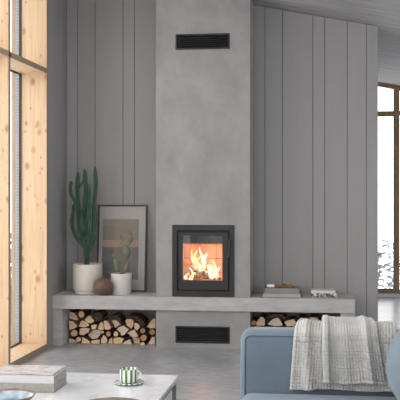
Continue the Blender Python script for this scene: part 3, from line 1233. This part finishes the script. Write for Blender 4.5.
def pad(px, py, w, h_, ang, name='pad', mat='pear', dy=0, spines=True):
    c = P(px, py, Y2 + dy)
    a, b, th = w / 2 / 103, h_ / 2 / 103, min(w, h_) / 103 * .17 + .003
    m = MB()
    bm = bmesh.new()
    bmesh.ops.create_uvsphere(bm, u_segments=24, v_segments=14, radius=1)
    R = Matrix.Rotation(math.radians(ang), 3, 'Y') @ Matrix.Rotation(math.radians(15), 3, 'Z')
    vs = []
    for v in bm.verts:
        t = (v.co.z + 1) / 2
        k = .72 + .28 * math.sin(min(1, t * 1.3) * PI / 2)
        vs.append(c + R @ Vector((v.co.x * a * k, v.co.y * th, v.co.z * b)))
    m.add(vs, [tuple(v.index for v in f.verts) for f in bm.faces])
    bm.free()
    o = m.build(name, M[mat], pear, smooth=True, fix=True)
    if spines:
        m = MB()
        for i in range(-2, 3):
            for j in range(-3, 4):
                x, z = (i + .5 * (j % 2)) * .3, j * .26
                if x * x + z * z < .8:
                    y = -math.sqrt(1 - x * x - z * z) * th
                    p = c + R @ Vector((x * a * .95, y, z * b))
                    m.box(p.x - .0012, p.x + .0012, p.y - .003, p.y + .001, p.z - .0012, p.z + .0012)
        m.build('spines', M['areole'], o)
    return o


pad(126.0, 252, 8.5, 14.5, -8)
pad(125.8, 268.5, 3.4, 15, 14, mat='pear_young', name='stem_pad', spines=False)
pad(116.3, 265, 6, 13, -12, dy=-.02)
pad(113.5, 255.5, 4.2, 5.5, -20, mat='pear_young', dy=-.02, spines=False)
pad(123.2, 242.6, 4.2, 6, -42)
pad(130, 240.8, 4.6, 10, 22)
pad(121.6, 237.6, 2.2, 5, -22, mat='pear_young', spines=False)
pad(130.6, 233.5, 3.6, 5, -15, mat='pear_young', spines=False)
pad(121.4, 272.5, 7.5, 4.5, 80, mat='pear', spines=False)

# brown vase
bvY = 8.238
bx = PX(103.3, bvY)
rr = 10.3 / 105
prof = [(.03, .0005)]
for i in range(1, 20):
    a = -PI / 2 + PI * i / 20 * .93 + .1
    prof.append((rr * math.cos(a), rr * .88 + rr * .88 * math.sin(a)))
prof += [(.017, rr * 1.74), (.015, rr * 1.80), (.019, rr * 1.86), (.012, rr * 1.86), (.010, rr * 1.7), (0, rr * 1.6)]
o = MB().lathe(prof, (bx, bvY, BZ), 48).build('clay_vase', M['brownclay'], smooth=True, loc=(bx, bvY, BZ))
tag(o, 'round dark brown clay vase with small neck between the two pots', 'vase')

# framed picture leaning on the wall
fw = PX(147, 8.62) - PX(96.5, 8.62)
bl, br_ = P(96.0, 291, 8.54), P(145.6, 291, 8.54)
fz1 = PZ(204.8, 8.62, 120)
fh_ = math.hypot(fz1 - BZ, .08)
fr = thing('framed_picture', (bl.x, 8.545, BZ), 'large dark-framed abstract print leaning on the wall behind the cacti', 'framed picture')
fr.rotation_euler = (-math.atan2(.08, fz1 - BZ), 0, 0)
Wd = br_.x - bl.x


def fpart(mb, name, mat, **k):
    me = mb.build(name, mat, None, **k)
    me.parent = fr
    return me


b = .016
m = MB()
holed(m, 0, Wd, .001, fh_, 0, .022, [(b, Wd - b, .001 + b, fh_ - b)])
weld(fpart(m, 'picture_frame', plain('frame_black', lin(48, 47, 48), .4)))
fpart(MB().box(b - .002, Wd - b + .002, .012, .018, b, fh_ - b), 'mat_board', plain('mat_board', lin(160, 160, 160), .8, var=.01))
ax0, ax1 = .05, Wd - .085
az = lambda py: (291 - py) / (291 - 204.8) * fh_
art = [(ax0, ax1, az(240), az(219), lin(128, 122, 112)), (ax0, ax1, az(247), az(240), lin(150, 130, 120)), (ax0, ax1, az(279), az(247), lin(112, 112, 114)),
       (ax0, ax0 + .12, az(270), az(247), lin(84, 88, 92)), (ax0, ax0 + .13, az(240), az(226), lin(116, 113, 106))]
for i, (x0, x1, z0, z1, c) in enumerate(art):
    dd = .0004 * (i >= 3)
    fpart(MB().box(x0, x1, .0112 - dd, .0118, z0, z1), 'print_field', plain('print_%d' % i, c, .8, var=.05))
fpart(MB().box(b - .001, Wd - b + .001, .007, .009, b + .001, fh_ - b), 'picture_glass', M['art_glass'])

# books on the bench right of the stove
M['paper'] = mottled('paper_edge', [(.4, lin(150, 149, 147)), (.6, lin(182, 181, 178))], 60, (.1, .1, 6), rough=.9)


def book(name, x0, x1, y0, y1, z0, z1, cover, label, grp, rot=0, spine='front'):
    cx, cy = (x0 + x1) / 2, (y0 + y1) / 2
    root = thing(name, (cx, cy, z0), label, 'book', grp)
    root.rotation_euler = (0, 0, rot)
    hx, hy, h_ = (x1 - x0) / 2, (y1 - y0) / 2, z1 - z0
    t = min(.003, h_ * .14)
    m = MB()
    m.box(-hx, hx, -hy, hy, 0, t).box(-hx, hx, -hy, hy, h_ - t, h_)
    m.box(-hx, hx, -hy, -hy + t, t, h_ - t)
    o = m.build('cover', cover, None, bevel=.001, seg=2)
    o.parent = root
    m = MB().box(-hx + .003, hx - .004, -hy + t, hy - .004, t, h_ - t)
    p = m.build('pages', M['paper'], None)
    p.parent = root
    return root


M['bk_grey'] = plain('book_grey', lin(128, 125, 124), .6)
M['bk_light'] = plain('book_light', lin(158, 155, 152), .6)
M['bk_white'] = plain('book_white', lin(200, 198, 199), .55, var=.02)
M['bk_floral'] = mottled('book_floral', [(.42, lin(52, 52, 56)), (.5, lin(120, 118, 116)), (.58, lin(210, 208, 204))], 45, rough=.6, bump=.02)
yy = 8.26
zA0 = BZ + .0006
h1 = 3.6 / 104.5
h2 = 5.2 / 104.5
g1 = 'books on the bench right of the stove'
book('book', PX(263, yy), PX(300.6, yy), yy, yy + .26, zA0, zA0 + h1, M['bk_light'], 'wide pale grey book lying at the bottom beneath the small cones', g1)
book('book', PX(264.5, yy), PX(299.3, yy), yy + .01, yy + .25, zA0 + h1 + .0005, zA0 + h1 + h2, M['bk_grey'], 'grey book topped by a white candle and golden cones', g1)
ztop = zA0 + h1 + h2
M['wax'] = plain('white_wax', lin(226, 226, 228), .5)
w0 = PX(267, yy + .05)
o = MB().tube([(w0, yy + .06, ztop + .0165), (w0 + .008, yy + .06, ztop + .0165), (w0 + .066, yy + .07, ztop + .0165)], [.013, .016, .016], 24).build('pillar_candle', M['wax'], auto=40, loc=(w0, yy + .06, ztop))
tag(o, 'short white candle lying on the grey book beside the cones', 'candle')
M['cone'] = mottled('pine_cone', [(.3, lin(96, 68, 42)), (.5, lin(160, 118, 70)), (.7, lin(206, 168, 112))], 40, rough=.8, bump=.3)


def cone(cx, cy, L, r, rot, label):
    m = MB()
    rows = 9
    for i in range(rows):
        t = i / (rows - 1)
        R = r * math.sin(PI * (.16 + .8 * t)) ** .8
        x = -L / 2 + L * t
        n = 9
        for j in range(n):
            a = 2 * PI * (j + .5 * (i % 2)) / n
            u = Vector((0, math.cos(a), math.sin(a)))
            tgt = Vector((0, -math.sin(a), math.cos(a)))
            b0 = Vector((x - L * .05, 0, 0)) + u * R * .25
            b1 = Vector((x + L * .07, 0, 0)) + u * R
            w = R * .33
            m.add([b0 - tgt * w * .6, b0 + tgt * w * .6, b1 + tgt * w, b1 - tgt * w, b1 + Vector((L * .05, 0, 0)) * .6 - u * .003 + tgt * w * .7, b1 + Vector((L * .05, 0, 0)) * .6 - u * .003 - tgt * w * .7],
                  [(0, 1, 2, 3), (3, 2, 4, 5), (0, 3, 5), (1, 4, 2), (0, 5, 4, 1)])
    m.tube([(-L / 2, 0, 0), (0, 0, 0), (L / 2, 0, 0)], [r * .2, r * .5, r * .2], 10)
    o = m.build('pine_cone', M['cone'])
    o.location = (cx, cy, ztop + r * .985)
    o.rotation_euler = (0, 0, rot)
    tag(o, label, 'pine cone', 'golden cones on the grey book')


cone(PX(278.5, yy + .06), yy + .06, .062, .019, .15, 'golden brown cone lying next to the white candle')
cone(PX(285.2, yy + .07), yy + .07, .06, .021, -.2, 'golden brown cone lying between two others on the grey book')
cone(PX(291, yy + .06), yy + .06, .05, .017, .4, 'golden brown cone farthest from the candle on the grey book')
yy = 8.3
hb = .034
book('book', PX(311.5, yy), PX(337.3, yy), yy, yy + .2, zA0, zA0 + hb + .004, M['bk_floral'], 'dark patterned book under a pale one near the bench end', g1)
book('book', PX(311, yy), PX(335.5, yy), yy + .005, yy + .19, zA0 + hb + .0045, zA0 + 2 * hb - .004, M['bk_white'], 'pale book lying on the dark patterned book near bench end', g1)

# ------------------------------------------------------------------ coffee table
TZ = .40
tr = PF(178.7, 375.2, TZ)
ytab1 = tr.y
ytab0 = 3.55
xtab1 = tr.x
xtab0 = xtab1 - 1.35


def marble():
    t = NT('white_marble')
    v = t.coords()
    n1 = t.noise(v, 3.5, 8, .6)
    n2 = t.noise(v, 9, 6, .7)
    a = t.ramp(n1, [(.3, lin(232, 232, 236)), (.46, lin(242, 242, 245)), (.5, lin(228, 228, 232)), (.54, lin(242, 242, 245)), (.75, lin(236, 236, 240))])
    b = t.ramp(n2, [(.3, lin(246, 246, 248)), (.6, lin(255, 255, 255))])
    t.l(t.mix(1.0, a, b, 'MULTIPLY'), t.b.inputs['Base Color'])
    t.b.inputs['Roughness'].default_value = .06
    t.b.inputs['Coat Weight'].default_value = .5
    return t.m


M['marble'] = marble()
M['metal_grey'] = plain('brushed_metal', lin(120, 120, 122), .4, .7)
ct = thing('coffee_table', ((xtab0 + xtab1) / 2, (ytab0 + ytab1) / 2, 0), 'low coffee table with glossy white marble top on metal frame', 'coffee table')
MB().box(xtab0, xtab1, ytab0, ytab1, TZ - .024, TZ).build('table_top', M['marble'], ct, bevel=.003)
m = MB()
i_ = .012
w_ = .022
z0, z1 = TZ - .05, TZ - .0245
m.box(xtab0 + i_, xtab1 - i_, ytab1 - i_ - w_, ytab1 - i_, z0, z1).box(xtab0 + i_, xtab1 - i_, ytab0 + i_, ytab0 + i_ + w_, z0, z1)
m.box(xtab0 + i_, xtab0 + i_ + w_, ytab0 + i_ + w_, ytab1 - i_ - w_, z0, z1).box(xtab1 - i_ - w_, xtab1 - i_, ytab0 + i_ + w_, ytab1 - i_ - w_, z0, z1)
m.build('table_frame', M['metal_grey'], ct)
for x in (xtab0 + i_, xtab1 - i_ - w_):
    for y in (ytab0 + i_, ytab1 - i_ - w_):
        MB().box(x, x + w_, y, y + w_, 0, z0 - .0003).build('leg', M['metal_grey'], ct)

# cup and saucer


def striped(name, n, ring=False, green=lin(84, 128, 62), off=0.0):
    t = NT(name)
    tc = t.n('ShaderNodeTexCoord')
    sx = t.n('ShaderNodeSeparateXYZ')
    t.l(tc.outputs['Object'], sx.inputs[0])
    at = t.n('ShaderNodeMath', operation='ARCTAN2')
    t.l(sx.outputs['Y'], at.inputs[0])
    t.l(sx.outputs['X'], at.inputs[1])
    mu = t.n('ShaderNodeMath', operation='MULTIPLY_ADD')
    mu.inputs[1].default_value = n
    mu.inputs[2].default_value = off
    t.l(at.outputs[0], mu.inputs[0])
    si = t.n('ShaderNodeMath', operation='SINE')
    t.l(mu.outputs[0], si.inputs[0])
    r = t.ramp(si.outputs[0], [(.0, lin(238, 238, 238)), (.08, green)])
    t.l(r, t.b.inputs['Base Color'])
    t.b.inputs['Roughness'].default_value = .15
    return t.m


M['stripe_cup'] = striped('stripe_cup', 11, off=.6)
M['stripe_saucer'] = striped('stripe_saucer', 16, off=.3)
M['porcelain'] = plain('porcelain', lin(236, 236, 236), .15, var=.01)
sc_ = PF(128.7, 383.6, TZ)
ppm = 852 / sc_.y
sr = 15.3 / ppm
sau = thing('saucer', (sc_.x, sc_.y, TZ), 'green and white striped saucer on the coffee table', 'saucer')
o = MB().lathe([(sr * .5, .0006), (sr * .56, .003), (sr, .009), (sr * 1.005, .0115), (sr * .98, .0125), (sr * .6, .008), (0, .007)], (0, 0, 0), 64).build('dish', M['stripe_saucer'], None, auto=50)
o.parent = sau
cr = 9.2 / ppm
chh = (384 - 370.6) / ppm
cup = thing('coffee_cup', (sc_.x, sc_.y, TZ + .0083), 'green and white striped coffee cup standing on its saucer', 'cup')
prof = [(cr * .6, .0003), (cr * .9, .003), (cr * .985, .012), (cr, chh * .5), (cr, chh), (cr * .96, chh + .001), (cr * .93, chh * .98), (cr * .92, .02), (cr * .6, .008), (0, .007)]
o = MB().lathe(prof, (0, 0, 0), 64).build('cup_body', M['stripe_cup'], None, auto=50)
o.parent = cup
hp = []
for i in range(17):
    a = -PI / 2 + PI * i / 16
    hp.append((cr * .97 + .021 * math.cos(a), 0, chh * .56 + .024 * math.sin(a)))
o = MB().tube(hp, .0035, 10).build('handle', M['porcelain'], None, smooth=True)
o.parent = cup
o = MB().lathe([(0, chh * .72), (cr * .915, chh * .72)], (0, 0, 0), 40, cap=False).build('coffee', plain('coffee', lin(60, 38, 24), .1), None)
o.parent = cup

# books on the coffee table
b0 = PF(54, 393.2, TZ)
bw = .36
M['bk_beige'] = mottled('book_beige', [(.35, lin(150, 147, 140)), (.55, lin(162, 159, 152)), (.64, lin(140, 142, 132))], 30, rough=.5, bump=.02)
M['bk_cover2'] = mottled('book_pale_print', [(.36, lin(130, 127, 128)), (.46, lin(178, 175, 176)), (.6, lin(204, 201, 202))], 11, (1, 2, 1), rough=.35, bump=.01)
k1 = 9.0 / (852 / b0.y)
k2 = 8.4 / (852 / b0.y)
g2 = 'books on the coffee table'
book('book', b0.x - bw, b0.x, b0.y, b0.y + .245, TZ + .0005, TZ + k1, M['bk_beige'], 'thick beige-grey book lying directly on the marble table', g2, rot=math.radians(0))
book('book', b0.x - bw - .003, b0.x - .002, b0.y + .002, b0.y + .243, TZ + k1 + .0006, TZ + k1 + k2, M['bk_white'], 'thick white book between the beige book and the magazine', g2)
# magazine with a slightly wavy cover
zt = TZ + k1 + k2 + .0012
m = MB()
nx, ny = 30, 16
mw, md = bw - .006, .232
vs, fs = [], []
for j in range(ny + 1):
    for i in range(nx + 1):
        u, v = i / nx, j / ny
        x = b0.x - bw + mw * u
        y = b0.y + .006 + md * v
        z = zt + .0075 + .002 * math.sin(u * 7 + v * 3) * (1 if .02 < v else .3) + .004 * max(0, u - .8) * 5 * v
        vs.append((x, y, z))
o_ = len(vs)
vs += [(x, y, zt + (z - zt - .0105) * .0 + .001) for x, y, z in vs]
for j in range(ny):
    for i in range(nx):
        a = j * (nx + 1) + i
        fs.append((a, a + 1, a + nx + 2, a + nx + 1))
        fs.append((o_ + a + nx + 1, o_ + a + nx + 2, o_ + a + 1, o_ + a))
per = [i for i in range(nx + 1)] + [j * (nx + 1) + nx for j in range(1, ny + 1)] + [ny * (nx + 1) + i for i in range(nx - 1, -1, -1)] + [j * (nx + 1) for j in range(ny - 1, 0, -1)]
for i in range(len(per)):
    a, b = per[i], per[(i + 1) % len(per)]
    fs.append((a, o_ + a, o_ + b, b))
m.add(vs, fs)
o = m.build('magazine', M['bk_cover2'], auto=50, loc=(b0.x - bw / 2, b0.y, zt))
tag(o, 'pale glossy magazine with curling cover on top of the book stack', 'magazine')

# blue bowl
bc = PF(7.5, 401, TZ)
bcY = 4.22
bcx = PX(7.5, bcY)
R = 28.2 / (852 / bcY)


def bowl_mat():
    t = NT('blue_glaze')
    f = t.noise(t.coords(), 16, 5)
    t.l(t.ramp(f, [(.3, lin(96, 122, 142)), (.5, lin(140, 164, 180)), (.7, lin(186, 200, 206))]), t.b.inputs['Base Color'])
    t.b.inputs['Roughness'].default_value = .25
    return t.m


bowl = thing('glazed_bowl', (bcx, bcY, TZ), 'shallow blue-glazed bowl with brown rim in front of the books', 'bowl')
hh = .062
MB().lathe([(R * .93, hh * .86), (R * .7, hh * .4), (R * .4, .016), (0, .012)], (bcx, bcY, TZ), 64, cap=False).build('glazed_inside', bowl_mat(), bowl, smooth=True)
MB().lathe([(0, .0006), (R * .4, .0006), (R * .42, .006), (R * .76, hh * .4), (R * .99, hh * .93), (R, hh), (R * .975, hh * 1.02), (R * .935, hh * .87)], (bcx, bcY, TZ), 64, cap=False).build('outer_shell', mottled('clay_rim', [(.3, lin(112, 84, 70)), (.7, lin(160, 128, 108))], 20, rough=.6), bowl, smooth=True)
# wooden dish at the bottom edge of the picture
wy = 4.12
wx = PX(111, wy)
Rw = 36 / (852 / wy)
zw = PZ(405.5, wy, 111) - TZ
o = MB().lathe([(0, .0006), (Rw * .62, .0006), (Rw * .7, .006), (Rw * .97, zw * .8), (Rw, zw), (Rw * .97, zw), (Rw * .9, zw * .7), (Rw * .6, .012), (0, .01)], (wx, wy, TZ), 64).build(
    'wooden_dish', mottled('dark_wood', [(.3, lin(96, 82, 68)), (.7, lin(134, 118, 100))], 14, (1, 6, 1), rough=.5), smooth=True, loc=(wx, wy, TZ))
tag(o, 'brown wooden dish at the near edge of the marble table', 'dish')

# ------------------------------------------------------------------ sofa
AY1, AY0 = 4.95, 4.75
AZ = .725
ax_l = PX(241, 4.80)
sx1 = ax_l + 1.02


def fabric(name, c1, c2, sc=1.0):
    t = NT(name)
    v = t.coords()
    f = t.noise(v, 6, 4)
    t.l(t.ramp(f, [(.3, c1), (.7, c2)]), t.b.inputs['Base Color'])
    t.b.inputs['Roughness'].default_value = .85
    t.b.inputs['Sheen Weight'].default_value = .25
    t.bump(t.noise(v, 350, 2), .25, .0015)
    return t.m


M['blue'] = fabric('blue_fabric', lin(102, 118, 131), lin(110, 126, 139))
M['blue_seam'] = fabric('blue_piping', lin(92, 108, 122), lin(100, 116, 130))
sofa = thing('sofa', (ax_l + .5, 3.9, 0), 'light blue fabric sofa with piped edges in front of the woodpile', 'sofa')


def cushion(name, x0, x1, y0, y1, z0, z1, r, bulge=(0, 0, 0), mat='blue', rot=None):
    vs, fs = superbox((x0 + x1) / 2, (y0 + y1) / 2, (z0 + z1) / 2, (x1 - x0) / 2, (y1 - y0) / 2, (z1 - z0) / 2, r, bulge=bulge)
    if rot:
        c = Vector(((x0 + x1) / 2, (y0 + y1) / 2, (z0 + z1) / 2))
        R_ = Matrix.Rotation(rot, 3, 'Y')
        vs = [c + R_ @ (v - c) for v in vs]
    return MB().add(vs, fs).build(name, M[mat], sofa, smooth=True)


SY0 = 3.0
far = cushion('armrest', ax_l, sx1, AY0, AY1, .12, AZ, .058, bulge=(.004, .006, .004))
cushion('armrest', ax_l, sx1, SY0 - .2, SY0, .12, AZ, .058, bulge=(.004, .006, .004))
# piping around the inner face of the far arm
pp = []
zlo, zhi = .16, AZ - .026
xl = ax_l + .026
rr_ = .035
pp.append((xl, AY0 + .004, zlo))
for i in range(7):
    a = PI - (PI / 2) * i / 6
    pp.append((xl + rr_ + rr_ * math.cos(a), AY0 + .004, zhi - rr_ + rr_ * math.sin(a)))
pp.append((sx1 - .05, AY0 + .004, zhi))
MB().tube(pp, .004, 8).build('piping', M['blue_seam'], far, smooth=True)
cushion('sofa_base', ax_l + .01, sx1 - .01, SY0 + .002, AY0 - .002, .12, .26, .02)
cushion('backrest', sx1 - .10, sx1, SY0 + .002, AY0 - .002, .262, AZ, .045)
SZT = .392
cushion('seat_cushion', ax_l + .014, sx1 - .105, 3.9, AY0 - .004, .262, SZT, .05, bulge=(0, 0, .012))
cushion('seat_cushion', ax_l + .014, sx1 - .105, SY0 + .004, 3.896, .262, SZT, .05, bulge=(0, 0, .012))
bxl = PX(388.0, 4.35) + .09
cushion('back_cushion', bxl, bxl + .25, 3.90, AY0 - .05, .40, .86, .125, bulge=(.10, .0, .03), rot=.16)
cushion('back_cushion', bxl, bxl + .25, SY0 + .05, 3.88, .40, .86, .125, bulge=(.10, .0, .03), rot=.16)
for x in (ax_l + .06, sx1 - .1):
    for y in (SY0 - .12, AY1 - .12):
        MB().lathe([(.014, 0.0005), (.02, .118)], (x, y, 0), 16).build('leg', M['iron'], sofa)

# ------------------------------------------------------------------ knitted throw


def knit_mat():
    t = NT('knit_wool')
    v = t.coords()
    f = t.noise(v, 14, 4)
    t.l(t.ramp(f, [(.3, lin(180, 177, 173)), (.7, lin(197, 194, 190))]), t.b.inputs['Base Color'])
    t.b.inputs['Roughness'].default_value = .95
    t.b.inputs['Sheen Weight'].default_value = .3
    t.bump(t.noise(v, 260, 2), .4, .003)
    return t.m


M['knit'] = knit_mat()
# path over the arm in (Y,Z), measured from the back hem to the front hem


def over(v, lift, zend, zback=.42):
    key = [(AY1 + .012, zback), (AY1 + .014, .60), (AY1 + .008, AZ - .03), (AY1 - .03, AZ + .012), (AY1 - .09, AZ + .016), (AY0 + .05, AZ + .014), (AY0 + .0, AZ - .006),
           (AY0 - .014, AZ - .05), (AY0 - .018, .56), (AY0 - .022, .48), (AY0 - .026, zend)]
    lens = [0]
    for i in range(1, len(key)):
        lens.append(lens[-1] + math.dist(key[i - 1], key[i]))
    t = v * lens[-1]
    i = 1
    while i < len(lens) - 1 and lens[i] < t:
        i += 1
    u = (t - lens[i - 1]) / (lens[i] - lens[i - 1])
    g = lambda k: Vector(key[max(0, min(len(key) - 1, k))])
    p0, p1, p2, p3 = g(i - 2), g(i - 1), g(i), g(i + 1)
    p = .5 * ((2 * p1) + (p2 - p0) * u + (2 * p0 - 5 * p1 + 4 * p2 - p3) * u * u + (3 * p1 - p0 - 3 * p2 + p3) * u ** 3)
    dd = (p2 - p1).normalized()
    nrm = Vector((-dd.y, dd.x))
    if nrm.dot(p - Vector(((AY0 + AY1) / 2, .5))) < 0:
        nrm = -nrm
    return p, nrm, t, lens[-1]


def sheet(xt0, xt1, xb0, xb1, lift, zend, folds, seed, sp=.0168, nper=8, zback=.42, hemx=None):
    L = over(1, 0, zend, zback)[3]
    W = max(xt1 - xt0, xb1 - xb0)
    nu, nv = int(W / sp * nper), int(L / sp * 6)
    vs, fs = [], []
    for j in range(nv + 1):
        v = j / nv
        p, n, t, _ = over(v, lift, zend, zback)
        # share of the way down the front
        dn = min(1, max(0, (v - .45) / .55))
        for i in range(nu + 1):
            u = i / nu
            x = (xt0 + (xt1 - xt0) * u) * (1 - dn) + (xb0 + (xb1 - xb0) * u) * dn
            off = lift
            for fc_t, fc_b, w, hgt in folds:
                c = fc_t + (fc_b - fc_t) * dn
                off += hgt * (.3 + .7 * min(1, dn * 2.5)) * math.exp(-((u - c) / w) ** 2)
            off += .004 * noise.noise(Vector((u * 5 + seed, v * 3, seed)))
            off += .004 * (math.sin(u * 23 + seed + dn * 1.5) * dn)
            k1 = abs(math.sin(PI * u * W / sp))
            k2 = abs(math.sin(PI * t / sp))
            off += .0100 * (k1 ** .6) + .0065 * (k2 ** .8) * k1
            q_ = p + n * off
            z = q_.y - .004 * math.sin(u * 9 + seed) * dn
            vs.append((x, q_.x, z))
    for j in range(nv):
        for i in range(nu):
            a = j * (nu + 1) + i
            fs.append((a, a + 1, a + nu + 2, a + nu + 1))
    return vs, fs


xx = lambda px, y=4.7: PX(px, y)
th_ = MB()
va, fa = sheet(xx(298, 4.85), xx(396, 4.85), xx(290.5), xx(394), .004, .416,
               [(.08, .18, .05, .036), (.34, .36, .04, .010), (.92, .97, .10, .012)], 1.3)
th_.add(va, fa)
vb, fb = sheet(xx(323, 4.85), xx(372, 4.85), xx(324), xx(385.5), .026, .452,
               [(.05, .05, .05, .034), (.80, .78, .07, .034), (.45, .40, .12, .008)], 4.7, zback=.5)
th_.add(vb, fb)
o = th_.build('throw_blanket', M['knit'], smooth=True, fix=False, loc=(xx(340), AY0, .41))
md_ = o.modifiers.new('thick', 'SOLIDIFY')
md_.thickness = .007
md_.offset = -1
tag(o, 'light grey chunky waffle-knit throw draped over the far sofa arm', 'blanket')

# ------------------------------------------------------------------ outside
m = MB()
m.box(-60, XL - .5, -60, 90, -8.3, -8)
m.box(XL - .5, 60, YR + .3, 90, -8.3, -8)
struct(m.build('ground', M['snow']))
M['branch'] = plain('snowy_branch', lin(112, 115, 120), .9, var=.3, scale=3)


def tree(x, y, h_, seed, label):
    rnd = random.Random(seed)
    root = thing('snowy_tree', (x, y, -8), label, 'tree', 'snowy trees outside the windows')
    tk, sn = MB(), MB()
    base = -8
    tk.tube([(x, y, base), (x + .1, y, (h_ + base) / 2), (x, y, h_)], [.2, .12, .02], 8)
    for i in range(110):
        z = base + (h_ - base) * rnd.uniform(.25, .99)
        L = (h_ - z) * .30 + .3
        a = rnd.uniform(0, 2 * PI)
        p0 = Vector((x, y, z))
        pts = [p0, p0 + Vector((math.cos(a) * L * .5, math.sin(a) * L * .5, .05)), p0 + Vector((math.cos(a) * L, math.sin(a) * L, -.25 * L))]
        tk.tube(pts, [.11, .08, .02], 5)
        for q_ in range(2):
            c = pts[0].lerp(pts[2], rnd.uniform(.3, 1)) + Vector((0, 0, .05))
            bm = bmesh.new()
            bmesh.ops.create_icosphere(bm, subdivisions=1, radius=rnd.uniform(.08, .22))
            sn.add([Vector((v.co.x, v.co.y, v.co.z * .45)) * rnd.uniform(.8, 1.2) + c for v in bm.verts], [tuple(v.index for v in f.verts) for f in bm.faces])
            bm.free()
    tk.build('branches', M['branch'], root)
    sn.build('snow_load', M['snow'], root)['kind'] = 'stuff'


for k_, (px_, Yt, top_, lab_) in enumerate([
    (379.5, 44, 246, 'snow-laden tree at the left edge of the far window, second tallest'),
    (384.5, 56, 238, 'tallest snow-laden tree at the middle of the far window'),
    (389, 68, 250, 'lower snow-laden tree right of the tallest one beyond the far window'),
    (393.5, 80, 243, 'snow-laden tree beside the right-hand post of the far window'),
    (390, 34, 270, 'small near snow-laden tree low in the far window')]):
    tree(PX(px_, Yt), Yt, P(px_, top_, Yt).z, k_ + 1, lab_)
d_ = ray(11, 250)
k = 34 / d_.y
tree(d_.x * k, d_.y * k, H - (232 - 195) / 860 * 36, 14, 'snow-laden tree seen through the narrow slit of the side window')

# ------------------------------------------------------------------ light
w = bpy.data.worlds.new('world')
SC.world = w
w.use_nodes = True
nt = w.node_tree
bg = nt.nodes['Background']
bg.inputs['Color'].default_value = (.99, .985, .98, 1)
bg.inputs['Strength'].default_value = 3.4


def portal(loc, rot, sx, sy):
    l = bpy.data.lights.new('portal', 'AREA')
    l.shape = 'RECTANGLE'
    l.size, l.size_y = sx, sy
    l.cycles.is_portal = True
    o = bpy.data.objects.new('portal', l)
    C.objects.link(o)
    o.location = loc
    o.rotation_euler = rot
    tag(o, kind='helper')


portal((GX - .12, 5, 1.85), (0, -PI / 2, 0), 3.9, 6.2)
portal((XL - .1, .3, 1.34), (0, -PI / 2, 0), 2.6, 2.05)
portal(((RX0 + RX1) / 2, YBK - .22, 1.8), (PI / 2, 0, 0), RX1 - RX0, 3.5)
portal(((wx0 + wx1) / 2, YR + .25, 1.5), (-PI / 2, 0, 0), wx1 - wx0 + .2, 2.8)

portal(((KX0 + KX1) / 2, (KY0 + KY1) / 2, ceil(KX0) + .15), (0, 0, 0), KX1 - KX0 + .3, KY1 - KY0 + .3)
portal((XR + .2, 10.75, 1.18), (0, PI / 2, 0), 2.1, 3.0)
portal((XR + .2, (WY0 + WY1) / 2, 1.18), (0, PI / 2, 0), 2.1, WY1 - WY0 + .1)

SC.view_settings.view_transform = 'Standard'
SC.view_settings.look = 'None'
SC.view_settings.gamma = 1
SC.view_settings.exposure = 0
SC.cycles.use_denoising = True
SC.cycles.max_bounces = 12
SC.cycles.diffuse_bounces = 8
SC.cycles.transparent_max_bounces = 16
SC.cycles.sample_clamp_indirect = 8
